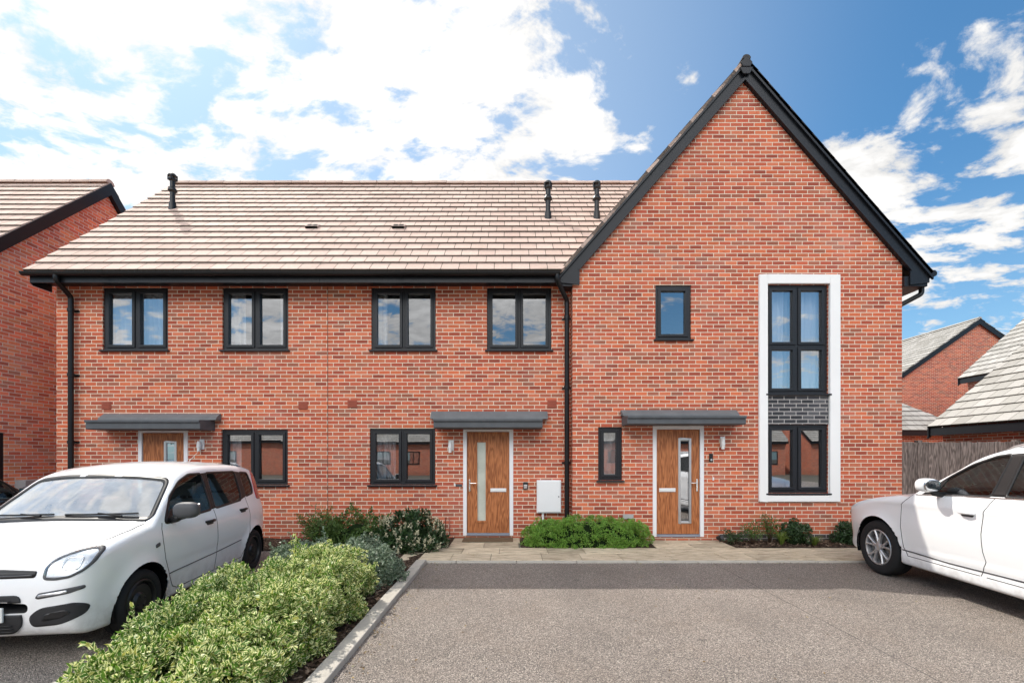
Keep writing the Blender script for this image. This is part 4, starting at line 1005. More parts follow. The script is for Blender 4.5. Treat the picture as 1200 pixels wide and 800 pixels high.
def lump_core(rx, ry, rz, nu=20, nv=12, amp=.12, seed=0.0, zmin=0.0):
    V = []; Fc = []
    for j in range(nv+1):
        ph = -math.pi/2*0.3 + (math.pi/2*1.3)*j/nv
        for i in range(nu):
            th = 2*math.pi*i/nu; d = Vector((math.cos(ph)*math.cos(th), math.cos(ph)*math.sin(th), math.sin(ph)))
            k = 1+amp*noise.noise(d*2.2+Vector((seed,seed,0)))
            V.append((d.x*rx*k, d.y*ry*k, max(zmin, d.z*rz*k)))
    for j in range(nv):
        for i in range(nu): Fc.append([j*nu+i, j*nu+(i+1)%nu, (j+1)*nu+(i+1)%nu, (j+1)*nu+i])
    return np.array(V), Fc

def bush(name, loc, r, n, L, W, mat, label, cat='shrub', group=None, K=60, cr=0.16, spread=.6, up=.35, seed=1, core=.72, square=1.0, fold=.35, sprigs=0):
    rng = np.random.default_rng(seed); rx, ry, rz = r
    d = rng.normal(size=(K,3)); d[:,2] = np.abs(d[:,2])*0.9 - 0.15; d /= np.linalg.norm(d,axis=1)[:,None]
    sq = lambda a: np.sign(a)*np.abs(a)**square
    dd = np.stack([sq(d[:,0]), sq(d[:,1]), sq(d[:,2])],1)
    c = dd*np.array([rx,ry,rz])*rng.uniform(.78,1.0,K)[:,None]; c[:,2] = np.maximum(c[:,2], cr*.4)
    crs = cr*rng.uniform(.7,1.3,K)
    k = rng.integers(0,K,n); v = rng.normal(size=(n,3)); v /= np.linalg.norm(v,axis=1)[:,None]
    o = d[k]*0.55 + v; o /= np.linalg.norm(o,axis=1)[:,None]
    pos = c[k] + o*(crs[k]*rng.uniform(.45,1.05,n)**.6)[:,None]
    if sprigs:                                                     # young shoots standing out of the outline
        ks = rng.integers(0,K,sprigs); P = []; O = []
        for q in ks:
            ln = rng.uniform(.08,.2); a = d[q]*.5+np.array([0,0,.8])+rng.normal(size=3)*.35; a /= np.linalg.norm(a)
            for t in np.linspace(.2,1,14):
                P.append(c[q]+d[q]*crs[q]*.8+a*ln*t+rng.normal(size=3)*.008); O.append(rng.normal(size=3)*.6+a*.4)
        pos = np.concatenate([pos, np.array(P)]); o = np.concatenate([o, np.array(O)])
    ok = pos[:,2] > 0.01; pos, o = pos[ok], o[ok]
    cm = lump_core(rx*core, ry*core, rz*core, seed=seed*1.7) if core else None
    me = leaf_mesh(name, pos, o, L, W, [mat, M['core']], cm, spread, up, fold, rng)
    ob = bpy.data.objects.new(name, me); COL.objects.link(ob); ob.location = loc
    return tag(ob, label, cat, group)

M['leaf_var'] = leaf_mat('variegated_leaf', (0.045,0.13,0.012), (0.17,0.31,0.032), edge=(0.88,0.88,0.44), edge_w=.34, trans=.36, yellow=(0.44,0.44,0.10))
M['leaf_var2'] = leaf_mat('variegated_leaf_green', (0.035,0.11,0.012), (0.14,0.27,0.035), edge=(0.82,0.84,0.44), edge_w=.28, trans=.36, yellow=(0.36,0.40,0.10))
M['leaf_silver'] = leaf_mat('silver_variegated_leaf', (0.045,0.09,0.045), (0.13,0.20,0.11), edge=(0.42,0.48,0.36), edge_w=.26, trans=.2)
M['leaf_hebe'] = leaf_mat('bright_green_leaf', (0.10,0.25,0.030), (0.27,0.47,0.08), trans=.25, yellow=(0.26,0.36,0.07))
M['leaf_dark'] = leaf_mat('dark_glossy_leaf', (0.020,0.050,0.018), (0.055,0.10,0.035), gloss=.28, trans=.15)
M['leaf_mid'] = leaf_mat('mid_green_leaf', (0.05,0.11,0.022), (0.13,0.21,0.05), trans=.3)
M['leaf_nandina'] = leaf_mat('feathery_leaf', (0.05,0.105,0.022), (0.15,0.24,0.055), trans=.3, yellow=(0.24,0.28,0.06))
M['flower'] = leaf_mat('cream_flower_spike', (0.42,0.40,0.25), (0.66,0.62,0.44), trans=.2)
M['blade'] = leaf_mat('grass_blade', (0.07,0.13,0.02), (0.24,0.30,0.06), trans=.3)

G = 'variegated evergreen shrubs in the kerbside hedge'
hedge = [((-2.10, 2.78, 0.03), (.60,.50,.36), 15000, 'leaf_var', 'yellow variegated shrub nearest the camera at the bottom of the hedge'),
         ((-2.34, 3.42, 0.03), (.50,.56,.42), 17000, 'leaf_var2', 'variegated hedge shrub beside the front wheel of the white hatchback'),
         ((-1.98, 3.72, 0.03), (.46,.60,.46), 15000, 'leaf_var', 'green and cream variegated shrub halfway along the concrete kerb'),
         ((-2.42, 4.20, 0.03), (.48,.56,.50), 15000, 'leaf_var2', 'variegated hedge shrub beside the doors of the white hatchback'),
         ((-1.98, 4.60, 0.03), (.48,.56,.56), 15000, 'leaf_var', 'pale yellow shrub at the far end of the hedge before the silvery bush')]
for i, (loc, r, n, mt, lb) in enumerate(hedge):
    bush('variegated_shrub', loc, r, n, .040, .024, M[mt], lb, group=G, K=105, cr=.115, seed=20+i, core=.55, square=.75, sprigs=40)
bush('silver_shrub', (-1.98, 5.62, .03), (.54,.58,.50), 14000, .036, .019, M['leaf_silver'], 'silvery green shrub at the head of the kerb beside the path', K=120, cr=.11, seed=41, sprigs=16, core=.62, group='silvery shrubs')
bush('silver_shrub', (-2.52, 5.50, .03), (.46,.60,.52), 12000, .036, .019, M['leaf_silver'], 'silvery green shrub close behind the rear wheel of the white hatchback', K=110, cr=.11, seed=42, sprigs=16, core=.62, group='silvery shrubs')
sk = bush('flowering_shrub', (-1.80, 7.72, .03), (.62,.50,.56), 5600, .075, .026, M['leaf_dark'], 'dark leaved shrub with cream flower spikes left of the middle door', K=60, cr=.14, seed=51, core=.74, up=.5)
rng = np.random.default_rng(3); P = []; O = []
for _ in range(140):
    d = rng.normal(size=3); d[2] = abs(d[2])*.8; d[1] -= .35; d /= np.linalg.norm(d); b = d*np.array([.66,.56,.60]); a = d*.3+np.array([0,0,.9])+rng.normal(size=3)*.15; a /= np.linalg.norm(a)
    for t in np.linspace(0,.10,16): P.append(b+a*t+rng.normal(size=3)*.008); O.append(rng.normal(size=3))
fm = leaf_mesh('flower_spike', np.array(P), np.array(O), .032, .020, [M['flower']], None, 1.0, .2)
fo = bpy.data.objects.new('flower_spikes', fm); COL.objects.link(fo); fo.parent = sk
bush('green_shrub', (-2.72, 7.85, .03), (.55,.45,.58), 6500, .045, .022, M['leaf_mid'], 'mid green shrub against the wall beneath the ground floor window', K=60, cr=.13, seed=61, core=.66, sprigs=40)
def stem_plant(name, loc, h, rad, ns, mat, label, seed, leafL=.045, leafW=.014, cat='shrub', group=None, per=46):
    rng = np.random.default_rng(seed); tb = MB(); P = []; O = []
    for _ in range(ns):
        a = rng.uniform(0, 6.28); q = rng.uniform(.25,1)*rad; hh = h*rng.uniform(.55,1.05)
        tip = np.array([math.cos(a)*q, math.sin(a)*q, hh]); mid = tip*np.array([.45,.45,.6]); b0 = np.array([tip[0]*.1, tip[1]*.1, 0])
        tb.tube([b0, mid, tip], [.005,.004,.0015], 5)
        for _ in range(per):
            t = rng.uniform(.3,1.0); p = b0*(1-t)**2+2*mid*t*(1-t)+tip*t*t; sdv = rng.normal(size=3); sdv[2] *= .5
            P.append(p+sdv*.055*(1.15-t*.7)); O.append(sdv)
    root = thing(name, loc, label, cat, group)
    me = leaf_mesh('foliage', np.array(P), np.array(O), leafL, leafW, [mat], None, .6, .2)
    fo = bpy.data.objects.new('foliage', me); link(fo, root, world=False)
    obj('stems', tb, M['bark'], root, world=False, smooth=True)
    return root
stem_plant('feathery_shrub', (-3.55, 8.05, .03), .68, .42, 20, M['leaf_nandina'], 'wispy upright shrub behind the tail of the white hatchback', 71, per=75)
stem_plant('feathery_shrub', (-3.15, 7.55, .03), .55, .42, 18, M['leaf_mid'], 'low leafy shrub between the hatchback tail and the silvery bushes', 72, per=80, leafL=.05, leafW=.02)
# round mound before the downpipe, two plants grown into one outline
bush('mounded_shrub', (1.36, 8.08, .02), (1.20,.44,.50), 26000, .028, .014, M['leaf_hebe'], 'clipped bright green mound on the bed between the two oak doors', K=420, cr=.060, seed=81, core=.80, square=.7, up=.6)
bush('evergreen_shrub', (5.18, 8.12, .03), (.24,.2,.40), 3200, .035, .02, M['leaf_dark'], 'small dark evergreen below the white window surround', K=26, cr=.085, seed=91, group='small dark evergreens')
bush('evergreen_shrub', (6.12, 8.12, .03), (.20,.18,.36), 2600, .035, .02, M['leaf_dark'], 'small dark evergreen beside the front wheel of the white four by four', K=22, cr=.08, seed=92, group='small dark evergreens')
def tuft(loc, h, rad, n, label, seed, group='grassy tufts in the narrow bed'):
    rng = np.random.default_rng(seed); mb = MB()
    for _ in range(n):
        a = rng.uniform(0,6.28); q = rad*rng.uniform(.2,1.1); hh = h*rng.uniform(.5,1.05); w = rng.uniform(.004,.008); c, s = math.cos(a), math.sin(a); px, py = -s*w, c*w
        B = [(c*q*t**1.5+c*.02, s*q*t**1.5+s*.02, hh*(1-(1-t)**1.8) - (.55*hh*t**3)) for t in (0,.35,.7,1)]
        for k in range(3):
            f0, f1 = (1-.0*k, 1-.3*k, 1-.6*k)[k] if k else 1, (.8,.5,.05)[k]
            p, r = B[k], B[k+1]
            mb.quad([(p[0]-px*f0,p[1]-py*f0,p[2]),(p[0]+px*f0,p[1]+py*f0,p[2]),(r[0]+px*f1,r[1]+py*f1,r[2]),(r[0]-px*f1,r[1]-py*f1,r[2])], [(0,0)]*4)
    o = obj('grass_tuft', mb, M['blade'], recalc=False); o.location = loc
    return tag(o, label, 'grass', group)
tuft((5.42, 7.95, .03), .24, .26, 130, 'yellow green tuft directly beneath the dark evergreen under the surround', 1)
tuft((4.85, 7.98, .03), .34, .24, 90, 'taller green tuft left of the dark evergreen under the surround', 2)
tuft((6.35, 7.95, .03), .26, .24, 110, 'green tuft nearest the front bumper of the white four by four', 3)
for i, (x, y, h, lb) in enumerate(((4.02, 8.05, .26, 'low leafy plant beside the black spotlights by the gabled house door'), (4.40, 8.1, .42, 'thin upright plant between the spotlights and the dark evergreen'), (4.75, 8.2, .50, 'taller thin plant just left of the dark evergreen'))):
    stem_plant('young_plant', (x, y, .03), h, .22, 9, M['leaf_mid'] if i else M['leaf_dark'], lb, 100+i, per=42, leafL=.045, leafW=.018, cat='plant', group='young plants in the narrow bed')
for i, (x, y, z, lb) in enumerate(((3.84, 8.20, .05, 'black garden spotlight beside the door frame of the gabled house'), (4.05, 8.25, .06, 'black garden spotlight set further into the bed from the door'))):
    t = thing('garden_spotlight', (x, y, z), lb, 'spotlight', 'black garden spotlights', R(20-50*i))
    b = MB(); b.tube([(0,0,-.05),(0,0,.06)], .008, 8); obj('spike', b, M['black'], t, world=False)
    b = MB(); b.tube([(0,.05,.06),(0,-.05,.09)], [.038,.045], 14); obj('lamp_head', b, M['black'], t, world=False)
    b = MB(); b.tube([(0,-.051,.0905),(0,-.056,.092)], .038, 14); obj('lamp_lens', b, M['greyplastic'], t, world=False)

# ------------------------------------------------------------------ cars
class Pch:
    """monotone cubic curve through points"""
    def __init__(s, pts):
        s.x = [p[0] for p in pts]; s.y = [p[1] for p in pts]; n = len(pts); x, y = s.x, s.y
        h = [x[i+1]-x[i] for i in range(n-1)]; d = [(y[i+1]-y[i])/h[i] for i in range(n-1)]; m = [0.0]*n
        m[0], m[-1] = d[0], d[-1]
        for i in range(1, n-1):
            if d[i-1]*d[i] <= 0: m[i] = 0
            else:
                w1, w2 = 2*h[i]+h[i-1], h[i]+2*h[i-1]; m[i] = (w1+w2)/(w1/d[i-1]+w2/d[i])
        s.m, s.h = m, h
    def __call__(s, v):
        x, y = s.x, s.y
        if v <= x[0]: return y[0]
        if v >= x[-1]: return y[-1]
        i = 0
        while v > x[i+1]: i += 1
        t = (v-x[i])/s.h[i]; h = s.h[i]
        return (1+2*t)*(1-t)**2*y[i]+t*(1-t)**2*h*s.m[i]+t*t*(3-2*t)*y[i+1]+t*t*(t-1)*h*s.m[i+1]

def inside(p, poly):
    c = False; n = len(poly); j = n-1
    for i in range(n):
        if (poly[i][1] > p[1]) != (poly[j][1] > p[1]) and p[0] < (poly[j][0]-poly[i][0])*(p[1]-poly[i][1])/(poly[j][1]-poly[i][1])+poly[i][0]: c = not c
        j = i
    return c
def round_poly(pts, r, k=4):
    out = []; n = len(pts)
    for i in range(n):
        p = Vector(pts[i]); a = Vector(pts[i-1])-p; b = Vector(pts[(i+1) % n])-p
        rr = min(r, a.length*.45, b.length*.45); A = p+a.normalized()*rr; B = p+b.normalized()*rr
        for q in range(k+1):
            t = q/k; v = A*(1-t)**2+p*2*t*(1-t)+B*t*t; out.append((v.x, v.y))
    return out
def offset_poly(pts, d):
    n = len(pts); area = sum(pts[i][0]*pts[(i+1)%n][1]-pts[(i+1)%n][0]*pts[i][1] for i in range(n)); sg = 1 if area > 0 else -1
    out = []
    for i in range(n):
        a = Vector(pts[i-1]); p = Vector(pts[i]); b = Vector(pts[(i+1)%n]); e1 = (p-a); e2 = (b-p)
        if e1.length < 1e-6: e1 = e2
        if e2.length < 1e-6: e2 = e1
        e1.normalize(); e2.normalize(); n1 = Vector((e1.y,-e1.x))*sg; n2 = Vector((e2.y,-e2.x))*sg; m_ = (n1+n2); m_.normalize()
        k = d/max(.4, m_.dot(n1)); q = p+m_*k; out.append((q.x, q.y))
    return out

class Car:
    """car space: t across (+t = the car's left), s from the nose backwards, z up"""
    def __init__(c, sp):
        c.sp = sp; c.L = sp['L']
        S = []; n0 = 26
        for i in range(n0): S.append(0.45*(i/n0)**2.0)
        n1 = 92
        for i in range(n1): S.append(0.45+(c.L-0.30-0.45)*i/n1)
        for i in range(21): S.append(c.L-0.30*(1-i/20)**1.8)
        S[0] = 0.0015; S[-1] = c.L-0.0015
        rows = [c.section(s) for s in S]
        m = len(rows[0]); bm = bmesh.new(); V = []
        for r in rows: V.append([bm.verts.new(p) for p in r])
        V2 = []
        for i, r in enumerate(rows): V2.append([V[i][j] if abs(r[j][0]) < 1e-5 else bm.verts.new((-r[j][0], r[j][1], r[j][2])) for j in range(m)])
        for i in range(len(rows)-1):
            for j in range(m-1):
                for W_, flip in ((V, 0), (V2, 1)):
                    q = [W_[i][j], W_[i+1][j], W_[i+1][j+1], W_[i][j+1]]
                    q = list(dict.fromkeys(q))
                    if len(q) > 2:
                        try: bm.faces.new(q[::-1] if flip else q)
                        except ValueError: pass
        bmesh.ops.remove_doubles(bm, verts=bm.verts, dist=0.0004)
        bmesh.ops.recalc_face_normals(bm, faces=bm.faces)
        c.bm = bm; c.bvh = BVHTree.FromBMesh(bm)
    def w(c, s, z):
        sp = c.sp; b = sp['plan'](s)*sp['g'](z)
        for (ws, wz, wr) in sp['arches']:
            d = math.hypot(s-ws, z-wz)
            if wr-.02 < d < wr+.13: b += 0.020*max(0, 1-(d-wr)/.13)**2*min(1, max(0, (z-.2)/.2))
        if 'crease' in sp:
            for cz, a, wd, s0, s1 in sp['crease']:
                f = min(1, max(0, (s-s0)/.3))*min(1, max(0, (s1-s)/.3)); k = (z-cz(s))/wd
                b += a*f*math.exp(-k*k)
        return b
    def section(c, s):
        sp = c.sp; zb, zt = sp['bot'](s), sp['top'](s); cr = sp['crown'](s); rc = sp['rc'](s)
        hgt = max(zt-zb, .004); cr = min(cr, hgt*.3); te = zt-cr; rc = min(rc, (te-zb)*.48); rb = min(.05, (te-zb)*.4)
        P = []
        w0 = c.w(s, zb+rb)
        for k in range(4): P.append(((w0-rb)*k/4, s, zb))
        for k in range(5):
            a = math.pi/2*k/4; P.append((w0-rb+rb*math.sin(a), s, zb+rb-rb*math.cos(a)))
        za, zc = zb+rb, te-rc; n = 44
        for k in range(1, n+1):
            z = za+(zc-za)*k/n; P.append((c.w(s, z), s, z))
        for k in range(1, 11):
            a = math.pi/2*k/10; z = zc+rc*math.sin(a); P.append((max(.003, c.w(s, z)-rc*(1-math.cos(a))), s, z))
        ye = P[-1][0]
        for k in range(1, 15):
            y = ye*(1-k/14); P.append((y, s, te+cr*(1-(y/ye)**2)))
        P[-1] = (0.0, P[-1][1], P[-1][2]); P[0] = (0.0, P[0][1], P[0][2])
        return P
    # --- projecting details on the body
    AX = {'L': (1, 2, 0, 1), 'R': (1, 2, 0, -1), 'F': (0, 2, 1, -1), 'B': (0, 2, 1, 1), 'T': (0, 1, 2, 1)}
    def cast(c, mode, a, b):
        i, j, k, sg = c.AX[mode]; o = [0,0,0]; o[i] = a; o[j] = b; o[k] = sg*4.0 + (c.L/2 if k == 1 else 0)
        d = [0,0,0]; d[k] = -sg
        hit = c.bvh.ray_cast(Vector(o), Vector(d))
        if hit[0] is None: return None
        n = hit[1]
        if n.dot(Vector(d)) > 0: n = -n
        return hit[0], n
    def patch(c, mode, poly, off, step=.03, thick=0.006):
        bm = bmesh.new(); i, j, k, sg = c.AX[mode]
        vs = [bm.verts.new((p[0], p[1], 0)) for p in poly]; bm.faces.new(vs)
        for ax in (0, 1):
            lo = min(p[ax] for p in poly); hi = max(p[ax] for p in poly); q = lo+step
            while q < hi-step*.3:
                no = Vector((1,0,0)) if ax == 0 else Vector((0,1,0))
                bmesh.ops.bisect_plane(bm, geom=bm.verts[:]+bm.edges[:]+bm.faces[:], plane_co=no*q, plane_no=no); q += step
        last = None; nm = {}
        for v in bm.verts:
            h = c.cast(mode, v.co.x, v.co.y)
            if h is None: nm[v] = None
            else: nm[v] = h[1]; v.co = h[0]+h[1]*off
        bmesh.ops.delete(bm, geom=[v for v in bm.verts if nm[v] is None], context='VERTS')
        c._skirt(bm, nm, thick)
        return bm
    def _skirt(c, bm, nm, thick):
        if not thick: return
        be = [e for e in bm.edges if e.is_boundary]; mp = {}
        for e in be:
            for v in e.verts:
                if v not in mp: mp[v] = bm.verts.new(v.co-nm[v]*thick)
        for e in be:
            a, b = e.verts
            try: bm.faces.new([a, b, mp[b], mp[a]])
            except ValueError: pass
    def ring(c, mode, outer, inner, off, thick=.012):
        bm = bmesh.new(); nm = {}; rings = []
        for poly in (outer, [((o[0]+q[0])/2, (o[1]+q[1])/2) for o, q in zip(outer, inner)], inner):
            R_ = []
            for p in poly:
                h = c.cast(mode, *p)
                if h is None: R_.append(None); continue
                v = bm.verts.new(h[0]+h[1]*off); nm[v] = h[1]; R_.append(v)
            rings.append(R_)
        n = len(outer)
        for r0, r1 in zip(rings[:-1], rings[1:]):
            for q in range(n):
                f = [r0[q], r0[(q+1)%n], r1[(q+1)%n], r1[q]]
                if None not in f: bm.faces.new(f)
        c._skirt(bm, nm, thick)
        return bm
    def strip(c, mode, pts, width, off, thick=.004, sub=14):
        P = []
        for a, b in zip(pts[:-1], pts[1:]):
            for k in range(sub): P.append((a[0]+(b[0]-a[0])*k/sub, a[1]+(b[1]-a[1])*k/sub))
        P.append(pts[-1]); bm = bmesh.new(); nm = {}; prev = None
        for q, p in enumerate(P):
            d = Vector(P[min(q+1, len(P)-1)])-Vector(P[max(q-1, 0)]); d.normalize(); nn = Vector((-d.y, d.x))*width/2
            pr = []
            for sgn in (1, -1):
                h = c.cast(mode, p[0]+nn.x*sgn, p[1]+nn.y*sgn)
                if h is None: pr = None; break
                v = bm.verts.new(h[0]+h[1]*off); nm[v] = h[1]; pr.append(v)
            if pr and prev: bm.faces.new([prev[0], prev[1], pr[1], pr[0]])
            prev = pr
        bmesh.ops.delete(bm, geom=[v for v in bm.verts if not v.link_faces], context='VERTS')
        c._skirt(bm, {v: nm[v] for v in bm.verts}, thick)
        return bm
    def cut(c, mode, poly, sel):
        bm = c.bm; i, j, k, sg = c.AX[mode]; n = len(poly)
        cand = [f for f in bm.faces if sel(f.calc_center_median())]
        for q in range(n):
            a, b = Vector(poly[q]), Vector(poly[(q+1)%n]); d = (b-a)
            if d.length < 1e-5: continue
            d.normalize(); co = [0,0,0]; co[i] = a.x; co[j] = a.y; no = [0,0,0]; no[i] = d.y; no[j] = -d.x
            lo = (min(a.x,b.x)-.004, min(a.y,b.y)-.004); hi = (max(a.x,b.x)+.004, max(a.y,b.y)+.004)
            fs = []
            for f in cand:
                if not f.is_valid: continue
                xs = [v.co[i] for v in f.verts]; ys = [v.co[j] for v in f.verts]
                if max(xs) < lo[0] or min(xs) > hi[0] or max(ys) < lo[1] or min(ys) > hi[1]: continue
                fs.append(f)
            if not fs: continue
            es = {e for f in fs for e in f.edges}; vs = {v for f in fs for v in f.verts}
            res = bmesh.ops.bisect_plane(bm, geom=list(vs)+list(es)+fs, plane_co=co, plane_no=no)
            cand += [g for g in res['geom'] if isinstance(g, bmesh.types.BMFace)]
            cand = list({f for f in cand if f.is_valid})
        dead = []
        for f in {f for f in cand if f.is_valid}:
            m = f.calc_center_median()
            if inside((m[i], m[j]), poly): dead.append(f)
        bmesh.ops.delete(bm, geom=dead, context='FACES')

def fair(bm):
    """one smooth curved sheet through the vertices of a side window"""
    V = list(bm.verts); A = np.array([[1, v.co.y, v.co.z, v.co.y**2, v.co.y*v.co.z, v.co.z**2] for v in V]); x = np.array([v.co.x for v in V])
    k = np.linalg.lstsq(A, x, rcond=None)[0]; f = A @ k
    for v, q in zip(V, f): v.co.x = q
    return bm
def to_local(bm, L):
    for v in bm.verts: v.co = Vector((v.co.x, v.co.y-L/2, v.co.z))
    return bm
def bobj(name, bm, mat, parent, L, smooth=True, mirror=False, angle=None):
    """bmesh in car space -> object (nose towards -Y); mirror adds the other side"""
    if mirror:
        g = bmesh.ops.duplicate(bm, geom=bm.verts[:]+bm.edges[:]+bm.faces[:])
        for v in [q for q in g['geom'] if isinstance(q, bmesh.types.BMVert)]: v.co.x = -v.co.x
    bmesh.ops.recalc_face_normals(bm, faces=bm.faces)
    to_local(bm, L); me = bpy.data.meshes.new(name)
    for f in bm.faces: f.smooth = smooth
    bm.to_mesh(me); bm.free(); me.materials.append(mat)
    if angle: me.set_sharp_from_angle(angle=R(angle))
    o = bpy.data.objects.new(name, me); link(o, parent, world=False); return o
def mobj(name, mb, mats, parent, L, **kw):
    mb.v = [(x, y-L/2, z) for x, y, z in mb.v]
    return obj(name, mb, mats, parent, world=False, **kw)
def both(o, parent):
    """the same piece on the other side of the car, as an object of its own"""
    me = o.data.copy()
    for v in me.vertices: v.co.x = -v.co.x
    me.flip_normals()
    q = bpy.data.objects.new(o.name.split('.')[0], me); COL.objects.link(q); q.parent = parent; q.matrix_parent_inverse = o.matrix_parent_inverse.copy()
    for m_ in o.modifiers:
        if m_.type == 'BEVEL':
            b = q.modifiers.new('bevel', 'BEVEL'); b.width = m_.width; b.segments = m_.segments; b.limit_method = 'ANGLE'; b.angle_limit = m_.angle_limit
    BASE[q.name] = BASE.get(o.name, Matrix.Identity(4)); return q

def wheel(parent, t, s, r, width, L, style, rimr, sgn=1):
    """outer face at t (sgn side)"""
    ax = (sgn,0,0); o = (t, s, r); w = width
    ty = MB(); sh = .012
    ty.lathe([(rimr-.008,-w), (rimr+.015,-w+.002), (r-.035,-w+.002), (r-.010,-w+.014), (r,-w+.04), (r,-w*.5-.02), (r-.006,-w*.5-.018), (r-.006,-w*.5-.012), (r,-w*.5-.010), (r,-.04), (r-.010,-.014), (r-.035,-.002), (rimr+.045,0.002), (rimr+.015,-.003), (rimr,-.014), (rimr-.008,-.03)], o, ax, 56)
    tyre = mobj('tyre', ty, M['rubber'], parent, L, smooth=True, angle=60, recalc=True)
    hub = MB()
    hub.lathe([(rimr+.002,-.010), (rimr-.006,-.004), (rimr-.016,-.006), (rimr-.024,-.03), (rimr-.028,-w+.03)], o, ax, 56)
    mat = M['alloy'] if style == 'alloy' else M['darkwheel']
    oo = Vector(o); A = Vector(ax); up = Vector((0,0,1)); fw = A.cross(up)
    def pt(rad, ang, d): return oo + A*d + (up*math.cos(ang)+fw*math.sin(ang))*rad
    if style == 'alloy':
        n = 5
        for k in range(n):
            for da in (-.20, .20):
                a0 = 2*math.pi*k/n + da*.55; a1 = 2*math.pi*k/n+da*1.35
                P0 = [(0.045,-.016,.020),(.11,-.018,.0145),(rimr-.07,-.016,.0125),(rimr-.012,-.012,.017)]
                prev = None
                for (rad, d, hw) in P0:
                    f = (rad-.045)/(rimr-.057); a = a0+(a1-a0)*f; c = pt(rad, a, d); sd = (pt(rad, a+.01, d)-c).normalized()
                    R4 = [c-sd*hw, c-sd*hw*.45+A*.012, c+sd*hw*.45+A*.012, c+sd*hw, c+sd*hw*.8-A*.03, c-sd*hw*.8-A*.03]
                    if prev:
                        for q in range(6): hub.quad([prev[q], R4[q], R4[(q+1)%6], prev[(q+1)%6]])
                    prev = R4
        hub.lathe([(.062,-.035),(.060,-.012),(.040,.0),(.034,-.004),(.001,-.003)], o, ax, 28)
        for k in range(5): a = 2*math.pi*(k+.5)/5; hub.tube([pt(.05,a,-.03), pt(.05,a,-.012)], .008, 8)
    else:
        # pressed steel wheel: dished disc with ventilation holes
        n = 12
        prof = [(.03,-.012),(.065,-.014),(.085,-.036),(.12,-.030),(rimr-.045,-.022),(rimr-.018,-.050)]
        hub.lathe([(0.001,-.008),(.028,-.008)]+prof[1:4], o, ax, 40)
        for k in range(n*2):
            a0, a1 = 2*math.pi*k/(n*2), 2*math.pi*(k+1)/(n*2)
            rr = [.12, .15, rimr-.045, rimr-.018]; dd = [-.030,-.022,-.022,-.050]
            for q in range(3):
                if k % 4 == 0 and q == 1: continue
                hub.quad([pt(rr[q],a0,dd[q]), pt(rr[q],a1,dd[q]), pt(rr[q+1],a1,dd[q+1]), pt(rr[q+1],a0,dd[q+1])])
        for k in range(4): a = 2*math.pi*(k+.3)/4; hub.tube([pt(.048,a,-.016), pt(.048,a,-.002)], .009, 6)
    mobj('rim', hub, mat, tyre, L, smooth=True, angle=35)
    ds = MB(); ds.lathe([(.05,-.06),(rimr-.055,-.06),(rimr-.055,-.075),(.05,-.075)], o, ax, 40); ds.lathe([(.001,-.10),(rimr-.02,-.10),(rimr-.02,-.16)], o, ax, 30, 1)
    mobj('brake_disc', ds, [M['disc'], M['darkgap']], tyre, L, smooth=True, angle=40)
    tyre.name = 'wheel'; return tyre

